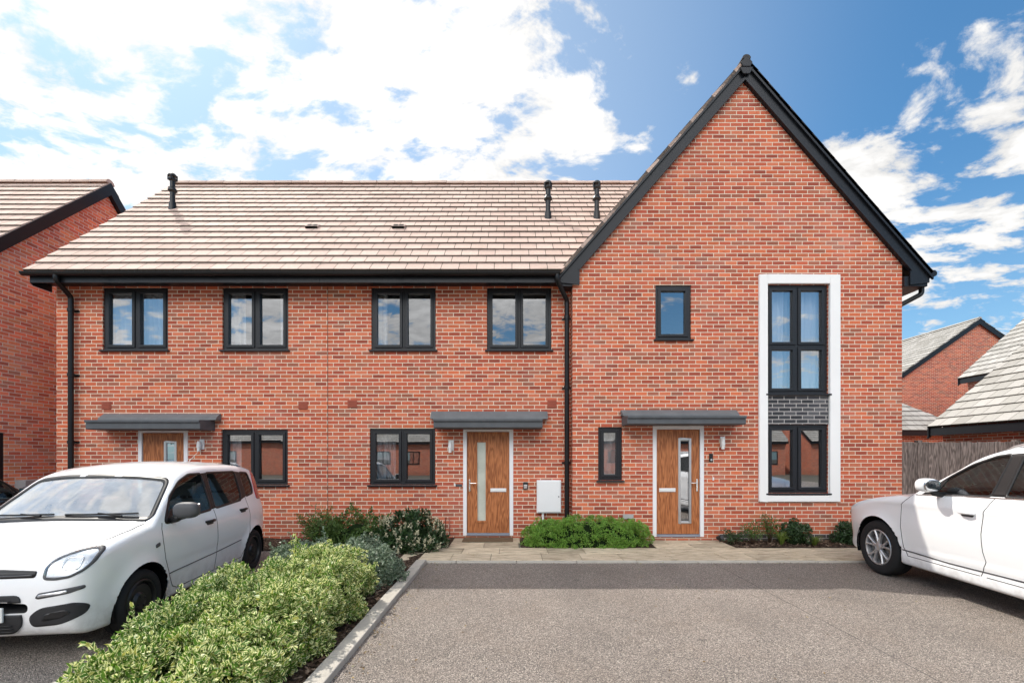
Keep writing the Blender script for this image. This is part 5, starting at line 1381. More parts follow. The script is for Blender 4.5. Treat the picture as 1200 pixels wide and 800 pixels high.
def car_common(c, root, paint, sp):
    L = c.L; sides = (('L', 1),)
    # openings
    for nm, poly in sp['side_glass']:
        pr = round_poly(poly, sp.get('glass_r', .03)); lo = min(p[0] for p in pr)-.05; hi = max(p[0] for p in pr)+.05; zl = min(p[1] for p in pr)-.05
        inn = offset_poly(pr, -.004); out = offset_poly(pr, .014); inner = offset_poly(pr, -.010)
        for sg, md in ((1,'L'), (-1,'R')):
            c.cut(md, inn, lambda m, sg=sg, lo=lo, hi=hi, zl=zl: m.x*sg > .25 and lo < m.y < hi and m.z > zl)
            bobj('side_window', fair(c.patch(md, offset_poly(pr, .004), -.006, .16, 0)), M['carglass'], root, L)
            bobj('window_trim', c.ring(md, out, inner, .0022), M['black'], root, L)
    for nm, poly in sp.get('side_black', []):
        for md in ('L', 'R'): bobj('pillar_trim', c.patch(md, poly, .0016), M['black'], root, L)
    ws = round_poly(sp['windscreen'], .06, 5)
    s0, s1 = sp['ws_range']
    c.cut('F', ws, lambda m: s0 < m.y < s1 and m.z > sp['ws_zmin'])
    bobj('windscreen', c.patch('F', offset_poly(ws, .006), -.004, .05, 0), M['windscreen'], root, L)
    bobj('windscreen_trim', c.ring('F', offset_poly(ws, .020), offset_poly(ws, -.016), .0024), M['black'], root, L)
    rw = round_poly(sp['rear_glass'], .05, 4)
    bobj('rear_window', c.patch('B', rw, .003, .05), M['black'], root, L)
    # wheel arches
    for (s, z, r_) in sp['arches']:
        circ = [(s+r_*math.cos(a), z+r_*math.sin(a)) for a in [math.pi*2*k/40 for k in range(40)]]
        for sg, md in ((1,'L'), (-1,'R')):
            c.cut(md, circ, lambda m, sg=sg: m.x*sg > .35 and abs(m.y-s) < r_+.1 and m.z < z+r_+.1)
            lip = [(s+(r_+.016)*math.cos(a), z+(r_+.016)*math.sin(a)) for a in [math.pi*(-.06+1.12*k/36) for k in range(37)]]
        for sg in (1, -1):
            wl = MB(); n = 24; tt = c.sp['plan'](s)
            for k in range(n):
                a0, a1 = math.pi*(-.10+1.2*k/n), math.pi*(-.10+1.2*(k+1)/n)
                p = lambda a, t, rr=r_+.004: (sg*t, s+rr*math.cos(a), z+rr*math.sin(a))
                wl.quad([p(a0,tt-.002-.02), p(a1,tt-.002-.02), p(a1,tt-.30), p(a0,tt-.30)])
                wl.quad([p(a0,tt-.30), p(a1,tt-.30), p(a1,tt-.30,.0), p(a0,tt-.30,.0)])
            mobj('wheel_well', wl, M['darkgap'], root, L, recalc=False)
    # shut lines
    for pts in sp['gaps']:
        for md in ('L', 'R'): bobj('panel_gap', c.strip(md, pts, .007, .0012), M['darkgap'], root, L)
    for md, pts, wd in sp.get('gaps_other', []): bobj('panel_gap', c.strip(md, pts, wd, .003), M['darkgap'], root, L)
    # handles, mirrors
    for (s, z, key) in sp['handles']:
        for sg, md in ((1,'L'), (-1,'R')):
            h = c.cast(md, s, z)[0]; mb = MB()
            mb.tube([(h.x-.004*sg, s-.085, z), (h.x+.022*sg, s-.065, z+.002), (h.x+.034*sg, s, z+.004), (h.x+.022*sg, s+.065, z+.003), (h.x-.004*sg, s+.085, z)], [.013,.016,.016,.016,.013], 10)
            hd = mobj('door_handle', mb, M[key], root, L, smooth=True)
            pk = round_poly([(s-.07,z-.038),(s+.07,z-.038),(s+.08,z+.005),(s-.08,z+.005)], .03)
            bobj('handle_recess', c.patch(md, pk, .0016, .02), M['greyplastic'], hd, L)
    # cabin
    fl = MB(); z0 = sp['bot'](L/2)+.06; hw = sp['plan'](L/2)-.08
    fl.box(-hw, hw, .55, L-.3, z0, z0+.02); fl.box(-hw, hw, L-.9, L-.88, z0, sp['belt']-.02)
    mobj('cabin_floor', fl, M['seat'], root, L)
    for (sy, rows) in sp['seats']:
        for tx in rows:
            st = MB(); st.box(tx-.24, tx+.24, sy-.28, sy+.22, z0+.05, z0+.30)
            st.prism([(tx-.23,sy+.10,z0+.28),(tx-.23,sy+.22,z0+.28),(tx-.20,sy+.42,z0+.86),(tx-.20,sy+.32,z0+.86)], (.46,0,0))
            st.tube([(tx-.06,sy+.37,z0+.85),(tx-.06,sy+.385,z0+.93)], .008, 6); st.tube([(tx+.06,sy+.37,z0+.85),(tx+.06,sy+.385,z0+.93)], .008, 6)
            st.prism([(tx-.12,sy+.34,z0+.90),(tx-.12,sy+.43,z0+.90),(tx-.11,sy+.44,z0+1.06),(tx-.11,sy+.38,z0+1.06)], (.24,0,0))
            mobj('seat', st, M['seat'], root, L, bevel=.03)
    d0, d1 = sp['dash']; zb = sp['belt']
    ds = MB(); ds.prism([(-hw,d0,zb-.35),(-hw,d0,zb-.02),(-hw,d1-.12,zb+.01),(-hw,d1,zb-.05),(-hw,d1+.03,zb-.35)], (2*hw,0,0))
    da = mobj('dashboard', ds, M['dash'], root, L, bevel=.02)
    sw = MB(); cx = -.36; pts = []
    cc = Vector((cx, d1+.22, zb-.02)); tilt = R(25)
    for k in range(25):
        a = 2*math.pi*k/24; pts.append(tuple(cc+Vector((.18*math.cos(a), -.18*math.sin(a)*math.sin(tilt)*-1, .18*math.sin(a)*math.cos(tilt)))))
    sw.tube(pts, .014, 8); sw.tube([tuple(cc), (cx, d1, zb-.14)], .035, 10); sw.tube([pts[0], pts[12]], .016, 6); sw.tube([pts[18], tuple(cc)], .016, 6)
    mobj('steering_wheel', sw, M['black'], root, L, smooth=True)
    for w_ in sp['wipers']:
        wm = MB(); P = []
        for (a, b) in w_:
            h = c.cast('F', a, b); P.append(tuple(h[0]+h[1]*.022))
        wm.tube(P[:2], [.011,.008], 6)
        bl = []
        for k in range(9):
            f = k/8; a = w_[2][0]+(w_[3][0]-w_[2][0])*f; b = w_[2][1]+(w_[3][1]-w_[2][1])*f; h = c.cast('F', a, b); bl.append(tuple(h[0]+h[1]*.012))
        wm.tube(bl, .009, 6); mobj('wiper', wm, M['black'], root, L)

def finish_body(c, root, paint):
    return bobj('body', c.bm, paint, root, c.L, angle=48)

def hatch(loc, rz, paint, label, detail=True):
    L = 3.66
    sp = dict(L=L, belt=.96)
    sp['top'] = Pch([(0,.50),(.012,.60),(.03,.68),(.055,.750),(.09,.800),(.16,.860),(.30,.918),(.55,.972),(.80,1.010),(.90,1.040),(1.05,1.15),(1.22,1.285),(1.38,1.40),(1.50,1.462),(1.62,1.497),(1.85,1.53),(2.2,1.55),(2.7,1.545),(3.1,1.52),(3.30,1.485),(3.40,1.43),(3.48,1.22),(3.55,1.0),(3.61,.85),(3.645,.70),(3.66,.55)])
    sp['bot'] = Pch([(0,.42),(.012,.34),(.035,.27),(.08,.22),(.2,.19),(.6,.18),(3.2,.19),(3.5,.24),(3.6,.32),(3.66,.48)])
    sp['plan'] = Pch([(0,.30),(.012,.42),(.03,.53),(.06,.605),(.10,.66),(.16,.705),(.26,.745),(.42,.785),(.62,.806),(.9,.815),(2.0,.822),(2.9,.818),(3.2,.80),(3.4,.77),(3.52,.72),(3.6,.66),(3.645,.56),(3.66,.35)])
    sp['g'] = Pch([(.15,.935),(.30,.965),(.50,.99),(.66,1.0),(.80,.994),(.90,.972),(.97,.945),(1.05,.915),(1.30,.835),(1.50,.765),(1.6,.73)])
    sp['crown'] = Pch([(0,.02),(.1,.04),(.4,.055),(.8,.06),(1.0,.10),(1.3,.11),(1.55,.07),(1.8,.05),(3.1,.05),(3.66,.03)])
    sp['rc'] = Pch([(0,.05),(.2,.07),(.7,.06),(1.0,.05),(1.4,.05),(1.7,.07),(3.2,.08),(3.66,.06)])
    sp['arches'] = [(.76,.30,.335),(3.04,.30,.335)]
    sp['crease'] = [(Pch([(0,.52),(4,.56)]), -.004, .03, .9, 3.3)]
    fd = [(1.10,.945),(1.97,.985),(1.97,1.405),(1.72,1.405),(1.50,1.335),(1.29,1.19)]
    rd = [(2.06,.990),(2.74,1.025),(2.79,1.12),(2.77,1.405),(2.06,1.41)]
    qd = [(2.90,1.06),(3.17,1.09),(3.20,1.20),(3.15,1.375),(2.90,1.392)]
    sp['side_glass'] = [('f', fd), ('r', rd), ('q', qd)]; sp['glass_r'] = .045
    sp['side_black'] = [('b', [(1.965,.985),(2.065,.99),(2.065,1.415),(1.965,1.41)]), ('c', [(2.755,1.03),(2.91,1.06),(2.91,1.395),(2.765,1.41)])]
    sp['windscreen'] = [(-.69,1.005),(-.35,1.030),(0,1.040),(.35,1.030),(.69,1.005),(.705,1.03),(.60,1.36),(.34,1.395),(0,1.405),(-.34,1.395),(-.60,1.36),(-.705,1.03)]
    sp['ws_range'] = (.70, 1.75); sp['ws_zmin'] = .93
    sp['rear_glass'] = [(-.55,1.02),(.55,1.02),(.50,1.36),(-.50,1.36)]
    sp['gaps'] = [[(1.06,.955),(1.03,.90),(1.02,.80),(1.05,.60),(1.12,.42),(1.20,.30),(1.28,.265),(1.98,.265)], [(2.01,.98),(2.015,.60),(1.99,.265)], [(2.01,.265),(2.66,.265),(2.72,.38),(2.84,.60),(2.88,.80),(2.87,1.05)]]
    sp['gaps_other'] = [('T', [(q*.64,.24),(q*.70,.42),(q*.715,.62),(q*.70,.84)], .007) for q in (1,-1)]
    sp['handles'] = [(1.86,.86,'black'),(2.70,.90,'black')]
    sp['seats'] = [(1.75, (-.36,.36)), (2.60, (-.36,.36))]; sp['dash'] = (.98, 1.32)
    sp['wipers'] = [[(.50,1.025),(.30,1.055),(.04,1.055),(.60,1.050)], [(-.14,1.04),(-.34,1.055),(-.58,1.050),(-.06,1.06)]]
    sh = lambda q: q if q <= .10 else (.10+(q-.10)*(.54/.66) if q < .76 else q-.12)
    for key in ('top','bot','plan','crown','rc'):
        f_ = sp[key]; sp[key] = Pch([(sh(x), y) for x, y in zip(f_.x, f_.y)])
    sp['plan'] = Pch([(0,.40),(.008,.53),(.02,.625),(.045,.69),(.085,.735),(.15,.768),(.24,.788),(.36,.798),(.52,.810),(.78,.816),(1.9,.822),(2.78,.818),(3.08,.80),(3.28,.77),(3.40,.72),(3.48,.66),(3.525,.56),(3.54,.35)])
    S2 = lambda P: [(sh(p[0]), p[1]) for p in P]
    sp['side_glass'] = [(k, S2(P)) for k, P in sp['side_glass']]; sp['side_black'] = [(k, S2(P)) for k, P in sp['side_black']]
    sp['gaps'] = [S2(P) for P in sp['gaps']]; sp['arches'] = [(sh(a), b, r_) for a, b, r_ in sp['arches']]
    sp['handles'] = [(sh(a), b, k) for a, b, k in sp['handles']]; sp['seats'] = [(sh(a), r_) for a, r_ in sp['seats']]; sp['dash'] = tuple(sh(a) for a in sp['dash'])
    sp['ws_range'] = (.60, 1.65); L = 3.54; sp['L'] = L
    c = Car(sp)
    root = thing('hatchback', loc, label, 'car', None, rz)
    BASE[root.name] = Matrix.Translation(Vector(loc)) @ Matrix.Rotation(rz, 4, 'Z')
    car_common(c, root, paint, sp)
    # front details
    hl_ = round_poly([(.492,.662),(.57,.657),(.66,.670),(.725,.708),(.758,.765),(.758,.835),(.73,.862),(.66,.854),(.58,.828),(.515,.790),(.488,.74)], .022)
    for sg in (1, -1):
        P = [(p[0]*sg, p[1]) for p in hl_]
        lamp = bobj('headlight', c.patch('F', P, .003, .02, .02), M['reflector'], root, L)
        bobj('lamp_bezel', c.ring('F', offset_poly(P, .008), offset_poly(P, -.010), .006, .02), M['greyplastic'], lamp, L)
        bobj('lamp_lens', c.patch('F', offset_poly(P, -.006), .018, .02, .014), M['lens'], lamp, L)
        sq = lambda v: math.copysign(abs(v)**.45, v)
        el = [(sg*(.645+.062*sq(math.cos(a))), .762+.045*sq(math.sin(a))) for a in [2*math.pi*k/20 for k in range(20)]]
        bobj('lamp_bowl', c.ring('F', el, [(sg*(.645+.052*sq(math.cos(a))), .762+.036*sq(math.sin(a))) for a in [2*math.pi*k/20 for k in range(20)]], .010, .008), M['chrome'], lamp, L)
        el = [(sg*(.545+.030*math.cos(a)), .715+.026*math.sin(a)) for a in [2*math.pi*k/16 for k in range(16)]]
        bobj('indicator', c.patch('F', el, .009, .03, .006), M['lens'], lamp, L)
        dl = round_poly([(sg*.45,.525),(sg*.47,.515),(sg*.66,.545),(sg*.735,.570),(sg*.735,.597),(sg*.66,.588),(sg*.47,.560)], .015)
        dr_ = bobj('daytime_light', c.patch('F', dl, .003, .02, .012), M['greyplastic'], root, L)
        bobj('light_strip', c.patch('F', round_poly([(sg*.47,.528),(sg*.65,.553),(sg*.65,.573),(sg*.47,.548)], .008), .006, .02, .005), M['reflector'], dr_, L)
        fg = round_poly([(sg*.42,.298),(sg*.62,.312),(sg*.73,.365),(sg*.748,.44),(sg*.69,.472),(sg*.48,.448),(sg*.405,.38)], .05)
        fo_ = bobj('fog_recess', c.patch('F', fg, .003, .02, .012), M['blackrough'], root, L)
        bobj('recess_insert', c.patch('F', round_poly([(sg*.49,.345),(sg*.61,.362),(sg*.67,.395),(sg*.64,.425),(sg*.51,.40)], .02), .006, .02, .005), M['black'], fo_, L)
        pos_ = round_poly([(sg*.0+.92,.70),(.99,.715),(.99,.74),(.92,.725)], .01)
    for md in ('L', 'R'): bobj('side_repeater', c.patch(md, round_poly([(.79,.735),(.85,.75),(.85,.785),(.79,.77)], .014), .006, .02, .008), M['amber'] if False else M['greyplastic'], root, L)
    gr = bobj('grille_slot', c.patch('F', round_poly([(-.43,.672),(.43,.672),(.435,.722),(.2,.738),(-.2,.738),(-.435,.722)], .02), .003, .03), M['black'], root, L)
    bobj('slot_bar', c.strip('F', [(-.41,.69),(0,.687),(.41,.69)], .012, .010), M['greyplastic'], gr, L)
    lo = bobj('lower_grille', c.patch('F', round_poly([(-.30,.255),(.30,.255),(.37,.33),(.355,.55),(-.355,.55),(-.37,.33)], .05), .012, .015, .02), M['blackrough'], root, L)
    for z in (.275,.300,.325,.49,.51):
        bobj('grille_bar', c.strip('F', [(-.30,z),(.30,z)], .008, .018), M['black'], lo, L)
    h = c.cast('F', 0, .40)[0]; pl = MB(); pl.box(-.26, .26, h.y-.032, h.y-.014, .355, .467); po = mobj('number_plate', pl, M['plate'], root, L, bevel=.006)
    pl = MB(); pl.box(.02, .235, h.y-.0345, h.y-.0325, .375, .447); pl.box(-.22, -.01, h.y-.0345, h.y-.0325, .375, .447); mobj('blurred_characters', pl, M['smudge'], po, L)
    # mirrors
    for sg, md in ((1,'L'), (-1,'R')):
        b = c.cast(md, 1.08, .97)[0]; mb = MB(); mb.tube([(b.x-.02*sg,1.08,.955),(b.x+.07*sg,1.07,.975),(b.x+.13*sg,1.06,1.02)], [.035,.030,.03], 10)
        arm = mobj('mirror', mb, M['black'], root, L, smooth=True)
        mb = MB(); mb.ball((b.x+.165*sg,1.055,1.065), .118, .070, .082, 20, 12, e=.72); mobj('mirror_housing', mb, M['greyplastic'], arm, L, smooth=True)
        mb = MB(); mb.box(min(b.x+.075*sg, b.x+.255*sg), max(b.x+.075*sg, b.x+.255*sg), 1.118, 1.128, 1.007, 1.123); mobj('mirror_glass', mb, M['chrome'], arm, L, bevel=.01)
        tri = round_poly([(.975,.945),(1.10,.95),(1.16,1.08),(1.11,1.06)], .01); bobj('mirror_base', c.patch(md, tri, .004, .02), M['black'], root, L)
    # tail lamps high on the rear corner
    for md in ('L', 'R'):
        tl = round_poly([(3.115,1.0),(3.28,.98),(3.31,1.02),(3.28,1.25),(3.24,1.40),(3.16,1.40),(3.13,1.22)], .03)
        bobj('tail_light', c.patch(md, tl, .006, .02, .012), M['redlens'], root, L)
        bobj('door_moulding', c.strip(md, [(1.0,.445),(1.88,.475),(2.50,.505)], .009, .004), M['greyplastic'], root, L)
    pp = MB(); pp.prism([(-.40,.93,.955),(-.05,.93,.955),(-.05,1.16,.965),(-.40,1.16,.965)], (0,0,.006)); pp.prism([(.10,1.02,.965),(.38,.95,.965),(.42,1.10,.985),(.16,1.17,.985)], (0,0,.006))
    mobj('dashboard_papers', pp, M['paper'], root, L)
    for (s, z, r_) in sp['arches']:
        for sg in (1, -1): wheel(root, sg*.80, s, .288, .175, L, 'steel', .195, sg)
    an = MB(); an.tube([(0,2.75,1.50),(0,2.95,1.62),(0,3.12,1.73)], [.006,.004,.003], 6); mobj('aerial', an, M['black'], root, L)
    finish_body(c, root, paint)
    return root

def suv(loc, rz, paint, label):
    L = 4.63
    sp = dict(L=L, belt=1.14)
    sp['top'] = Pch([(0,.62),(.012,.72),(.035,.80),(.07,.86),(.13,.91),(.25,.965),(.50,1.04),(.85,1.115),(1.20,1.170),(1.36,1.210),(1.57,1.34),(1.76,1.455),(1.94,1.56),(2.10,1.645),(2.26,1.70),(2.5,1.745),(2.9,1.765),(3.4,1.75),(3.85,1.69),(4.12,1.61),(4.22,1.55),(4.38,1.28),(4.50,1.06),(4.58,.94),(4.62,.78),(4.63,.6)])
    sp['bot'] = Pch([(0,.50),(.015,.40),(.05,.32),(.12,.27),(.4,.24),(1.0,.235),(3.6,.235),(4.3,.30),(4.55,.38),(4.63,.52)])
    sp['plan'] = Pch([(0,.36),(.012,.48),(.035,.60),(.07,.68),(.12,.745),(.20,.805),(.32,.855),(.50,.895),(.75,.918),(1.2,.930),(2.4,.940),(3.6,.936),(4.0,.92),(4.3,.88),(4.5,.80),(4.6,.68),(4.63,.4)])
    sp['g'] = Pch([(.2,.955),(.34,.975),(.42,.968),(.55,.985),(.75,1.0),(.90,.998),(1.06,.988),(1.14,.968),(1.20,.935),(1.38,.870),(1.63,.785),(1.75,.745)])
    sp['crown'] = Pch([(0,.02),(.1,.045),(.5,.06),(1.15,.065),(1.5,.11),(1.9,.10),(2.2,.06),(2.6,.045),(3.8,.045),(4.63,.03)])
    sp['rc'] = Pch([(0,.06),(.2,.10),(.8,.10),(1.2,.08),(1.8,.08),(2.2,.09),(4.0,.10),(4.63,.07)])
    sp['arches'] = [(.90,.37,.425),(3.71,.37,.425)]
    fd = [(1.68,1.160),(2.44,1.195),(2.51,1.625),(2.36,1.605),(2.13,1.515),(1.92,1.385),(1.78,1.275)]
    rd = [(2.585,1.20),(3.42,1.225),(3.52,1.30),(3.38,1.575),(2.635,1.635)]
    qd = [(3.57,1.24),(3.98,1.285),(3.78,1.49),(3.51,1.555)]
    sp['side_glass'] = [('f', fd), ('r', rd), ('q', qd)]; sp['glass_r'] = .035
    sp['side_black'] = [('b', [(2.435,1.195),(2.59,1.20),(2.64,1.64),(2.505,1.63)]), ('c', [(3.415,1.227),(3.58,1.24),(3.52,1.56),(3.375,1.58)])]
    sp['windscreen'] = [(-.70,1.175),(0,1.155),(.70,1.175),(.72,1.205),(.60,1.56),(.33,1.625),(0,1.64),(-.33,1.625),(-.60,1.56),(-.72,1.205)]
    sp['ws_range'] = (1.05, 2.4); sp['ws_zmin'] = 1.10
    sp['rear_glass'] = [(-.58,1.15),(.58,1.10),(.52,1.42),(-.52,1.42)]
    sp['gaps'] = [[(1.48,1.135),(1.345,1.0),(1.33,.72),(1.36,.46),(1.42,.36),(2.37,.36)], [(2.505,1.19),(2.43,1.03),(2.405,.80),(2.415,.62),(2.44,.52),(2.38,.36)], [(2.44,.36),(3.20,.36),(3.30,.50),(3.46,.82),(3.50,1.20)]]
    sp['gaps_other'] = []
    sp['handles'] = [(2.25,1.0,'white_paint'),(3.22,1.03,'white_paint')]
    sp['seats'] = [(2.15, (-.40,.40)), (3.05, (-.40,.40))]; sp['dash'] = (1.40, 1.80)
    sp['wipers'] = [[(.55,1.18),(.35,1.195),(.0,1.185),(.62,1.205)], [(-.1,1.175),(-.3,1.195),(-.6,1.195),(-.02,1.185)]]
    sp['crease'] = [(Pch([(0,.90),(1,1.01),(4.6,1.06)]), .010, .035, .5, 4.3), (Pch([(0,.44),(4.6,.47)]), .010, .03, 1.3, 3.4)]
    c = Car(sp)
    root = thing('four_by_four', loc, label, 'car', None, rz)
    car_common(c, root, paint, sp)
    for md in ('L', 'R'):
        bobj('sill_trim', c.strip(md, [(1.30,.425),(2.0,.405),(3.30,.42)], .014, .004), M['greyplastic'], root, L)
        bobj('window_line', c.strip(md, [(1.54,1.140),(2.0,1.165),(2.6,1.185),(3.6,1.225)], .010, .006), M['chrome'], root, L)
        bobj('tail_light', c.patch(md, round_poly([(4.20,.98),(4.48,.96),(4.50,.86),(4.25,.84)], .03), .005, .02, .012), M['redlens'], root, L)
    hl_ = round_poly([(.42,.74),(.62,.715),(.80,.76),(.84,.82),(.80,.875),(.60,.86),(.44,.80)], .03)
    for sg in (1, -1):
        P = [(p[0]*sg, p[1]) for p in hl_]; lamp = bobj('headlight', c.patch('F', P, .003, .02, .02), M['reflector'], root, L)
        bobj('lamp_lens', c.patch('F', P, .012, .03, .02), M['lens'], lamp, L)
        bobj('fog_recess', c.patch('F', round_poly([(sg*.50,.38),(sg*.72,.40),(sg*.74,.52),(sg*.50,.50)], .03), .003, .02, .012), M['black'], root, L)
    bobj('grille', c.patch('F', round_poly([(-.36,.44),(.36,.44),(.40,.60),(.36,.82),(-.36,.82),(-.40,.60)], .06), .004, .03), M['black'], root, L)
    for sg, md in ((1,'L'), (-1,'R')):
        b = c.cast(md, 1.90, 1.16)[0]; mb = MB(); mb.tube([(b.x-.03*sg,1.90,1.165),(b.x+.08*sg,1.88,1.18),(b.x+.10*sg,1.87,1.21)], [.035,.028,.025], 10)
        arm = mobj('mirror', mb, M['black'], root, L, smooth=True)
        mb = MB(); mb.ball((b.x+.135*sg,1.86,1.275), .105, .085, .080, 22, 14, e=.75); mobj('mirror_housing', mb, M['white_paint'], arm, L, smooth=True)
        mb = MB(); mb.ball((b.x+.135*sg,1.933,1.275), .090, .014, .066, 22, 10, e=.7); mobj('mirror_glass', mb, M['doorglass'], arm, L, smooth=True)
        tri = round_poly([(1.62,1.152),(1.80,1.160),(1.89,1.34),(1.83,1.31)], .01); bobj('mirror_base', c.patch(md, tri, .004, .02), M['black'], root, L)
        rl = MB(); P = []
        for k in range(15):
            s = 2.25+1.75*k/14; h = c.cast('T', sg*(.585-.02*(k/14)), s)[0]; P.append((h.x, s, h.z+.035*math.sin(math.pi*min(1, max(0, k/14)))**.35))
        rl.tube(P, .016, 8); mobj('roof_rail', rl, M['steel'], root, L, smooth=True)
    for (s, z, r_) in sp['arches']:
        for sg in (1, -1): wheel(root, sg*.915, s, .368, .235, L, 'alloy', .24, sg)
    finish_body(c, root, paint)
    return root

def place(nose_left_wheel, rz, L, ws, half):
    """root position such that the outer face of the car's left front wheel stands at the given ground point"""
    v = Vector((half, ws-L/2, 0)); v.rotate(Matrix.Rotation(rz, 3, 'Z'))
    return (nose_left_wheel[0]-v.x, nose_left_wheel[1]-v.y, 0.006)
ra = R(7.5)
hatch(place((-3.37,4.055), ra, 3.54, .64, .80), ra, M['white_paint'], 'small white five door hatchback with black bumper recesses beside the hedge')
rb = R(180-5.0)
suv(place((5.02,6.10), rb, 4.63, .90, .915), rb, M['white_paint'], 'large white four by four with silver ten spoke wheels facing the house')
rc_ = R(182)
v = Vector((-.822, 1.08-1.77, 0)); v.rotate(Matrix.Rotation(rc_, 3, 'Z'))
hatch((-7.70-v.x, 6.95-v.y, 0.006), rc_, M['black_paint'], 'black car at the left edge of the photo mostly hidden by the white hatchback')

SUN_E = 5.0; CLOUD_B = 9.0; BACK_BOOST = 4.5; SKY_TINT = (1.2, 1.62, 1.70); SKY_SAT = 1.08
CLOUDS = [((-0.80,1,0.72), 52, 14, 0.36), ((-0.04,1,0.80), 24, 7, 0.13), ((0.93,1,0.68), 12, 3, 0.27), ((1.10,1,0.34), 10, 3, 0.20), ((0.50,1,1.0), 16, 5, -0.22), ((0.95,1,1.05), 12, 3, -0.28), ((-.3,-1,.9), 50, 20, .40), ((0,.05,1), 32, 10, .22)]  # masses behind the camera and overhead are unseen, added for fill and reflections

# ------------------------------------------------------------------ sky, sun, camera
SUN = Vector((-1.08, 1.0, 1.82)).normalized()
elev = math.asin(SUN.z); az = math.atan2(SUN.x, SUN.y)
sun = bpy.data.lights.new('sun', 'SUN'); sun.energy = SUN_E; sun.angle = R(0.53); sun.color = (1.0, 0.945, 0.86)
so = bpy.data.objects.new('sun', sun); COL.objects.link(so); so.location = (-20, 25, 40)
so.rotation_euler = (-SUN).to_track_quat('-Z', 'Y').to_euler()
w = bpy.data.worlds.new('World'); scene.world = w; w.use_nodes = True
nt = w.node_tree
for n in list(nt.nodes): nt.nodes.remove(n)
nb = NB(nt); out = nb.n('ShaderNodeOutputWorld')
sky = nb.n('ShaderNodeTexSky', sky_type='NISHITA'); sky.sun_disc = False; sky.sun_elevation = elev; sky.sun_rotation = az
sky.air_density = 1.0; sky.dust_density = 0.6; sky.ozone_density = 2.5
bg = nb.n('ShaderNodeBackground'); bg.inputs[1].default_value = 0.10
tc = nb.n('ShaderNodeTexCoord').outputs['Generated']
nd = nb.n('ShaderNodeVectorMath', operation='NORMALIZE'); nb.link(tc, nd.inputs[0]); dr = nd.outputs[0]
sp = nb.n('ShaderNodeSeparateXYZ'); nb.link(dr, sp.inputs[0]); X, Y, Z = sp.outputs
zc = nb.m('ADD', nb.m('MAXIMUM', Z, 0.0), 0.22)
# the cloud deck: direction projected on a flat layer overhead
P = nb.comb(nb.m('DIVIDE', X, zc), nb.m('DIVIDE', Y, zc), 0.0)
rot = nb.n('ShaderNodeMapping'); nb.link(P, rot.inputs[0]); rot.inputs['Rotation'].default_value = (0, 0, R(-35)); rot.inputs['Scale'].default_value = (1.0, 1.5, 1); rot.inputs['Location'].default_value = (3.7, 1.9, 0.4)
wob = nb.n('ShaderNodeTexNoise'); nb.link(rot.outputs[0], wob.inputs['Vector']); wob.inputs['Scale'].default_value = 1.3; wob.inputs['Detail'].default_value = 3
add = nb.n('ShaderNodeVectorMath', operation='MULTIPLY_ADD'); nb.link(wob.outputs[1], add.inputs[0]); add.inputs[1].default_value = (.35,.35,.35); nb.link(rot.outputs[0], add.inputs[2])
n1 = nb.noise(add.outputs[0], 6.5, 9, 0.60); n2 = nb.noise(add.outputs[0], 1.5, 3, 0.5)
def mass(d, c0, c1):
    v = Vector(d).normalized(); dp = nb.n('ShaderNodeVectorMath', operation='DOT_PRODUCT'); nb.link(dr, dp.inputs[0]); dp.inputs[1].default_value = v
    return nb.smooth(dp.outputs['Value'], math.cos(R(c0)), math.cos(R(c1)))
cover = nb.m('SUBTRACT', nb.m('MULTIPLY', n2, 0.50), 0.10)
for d, c0, c1, wgt in CLOUDS: cover = nb.m('ADD', cover, nb.m('MULTIPLY', mass(d, c0, c1), wgt))
dens = nb.m('ADD', nb.m('SUBTRACT', nb.m('MULTIPLY', n1, 2.3), 0.66), cover)
mask = nb.smooth(dens, 0.73, 1.02)
body = nb.smooth(dens, 0.92, 1.35)
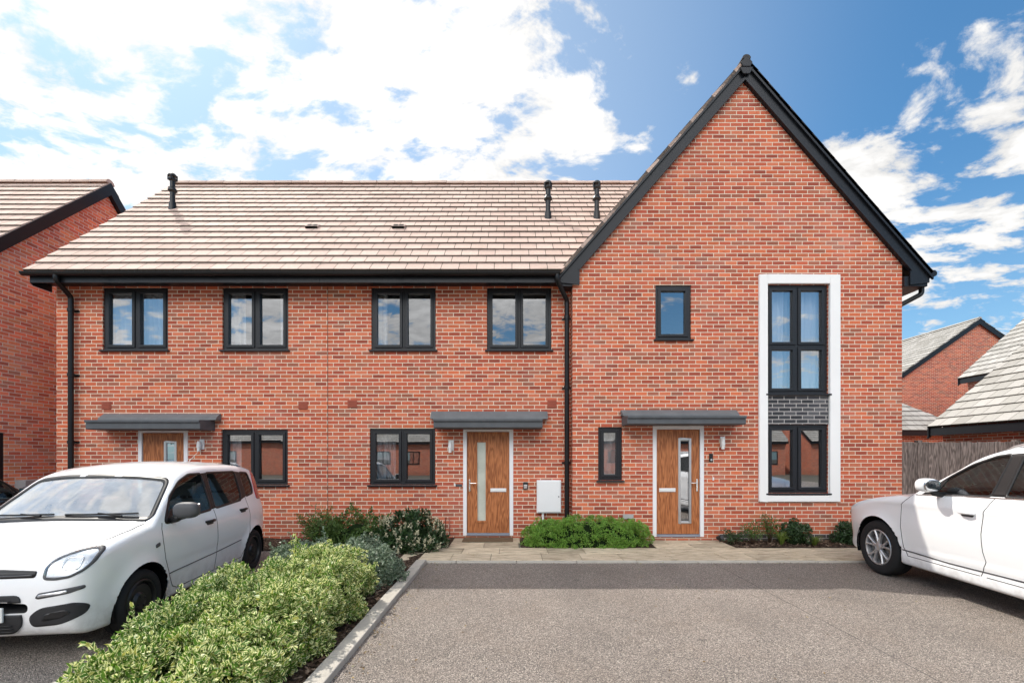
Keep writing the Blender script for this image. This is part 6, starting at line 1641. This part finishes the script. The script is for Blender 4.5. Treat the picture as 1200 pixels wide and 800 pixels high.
front = nb.smooth(Y, 0.15, -0.55); hi = nb.m('MULTIPLY', nb.smooth(Z, 0.32, 0.46), nb.smooth(Z, 0.95, 0.65))
boost = nb.m('ADD', 1.0, nb.m('MULTIPLY', nb.m('MULTIPLY', front, hi), BACK_BOOST))  # clouds behind the camera brightened as added fill for the shaded facade
glow = mass(SUN, 60, 8)
shade = nb.noise(add.outputs[0], 3.6, 5, 0.55)
cb = nb.m('MULTIPLY', nb.m('ADD', nb.m('ADD', CLOUD_B, nb.m('MULTIPLY', body, 2.6)), nb.m('MULTIPLY', glow, 2.0)), boost)
cb = nb.m('MULTIPLY', cb, nb.m('ADD', nb.m('MULTIPLY', shade, 0.55), 0.72))
cc = nb.mix(1.0, (1.0, 0.99, 0.975), nb.comb(cb, cb, cb), 'MULTIPLY')
skyc = nb.mix(1.0, sky.outputs[0], SKY_TINT, 'MULTIPLY')
hs = nb.n('ShaderNodeHueSaturation'); hs.inputs['Saturation'].default_value = SKY_SAT; nb.link(skyc, hs.inputs['Color'])
haze = nb.smooth(Z, 0.0, 0.45, 0.45, 0.0)
hc = nb.mix(haze, hs.outputs[0], (5.0, 7.4, 9.8))
veil = nb.m('MULTIPLY', mass((-0.6,1,0.7), 62, 15), 0.34)
hc = nb.mix(veil, hc, (9.0, 9.6, 10.0))
col = nb.mix(mask, hc, cc)
nb.link(col, bg.inputs[0]); nb.link(bg.outputs[0], out.inputs[0])

cam = bpy.data.cameras.new('camera'); co = bpy.data.objects.new('camera', cam); COL.objects.link(co)
co.location = (0, 0, H); co.rotation_euler = (R(90), 0, 0)
cam.sensor_width = 36.0; cam.lens = 520/1200*36.0; cam.shift_y = 136/1200; cam.clip_start = 0.05; cam.clip_end = 2000
scene.camera = co
scene.render.resolution_x = 1024; scene.render.resolution_y = 682
scene.view_settings.view_transform = 'Standard'; scene.view_settings.look = 'None'; scene.view_settings.exposure = 0; scene.view_settings.gamma = 1
scene.render.engine = 'CYCLES'
scene.cycles.max_bounces = 8; scene.cycles.transparent_max_bounces = 16; scene.cycles.diffuse_bounces = 4
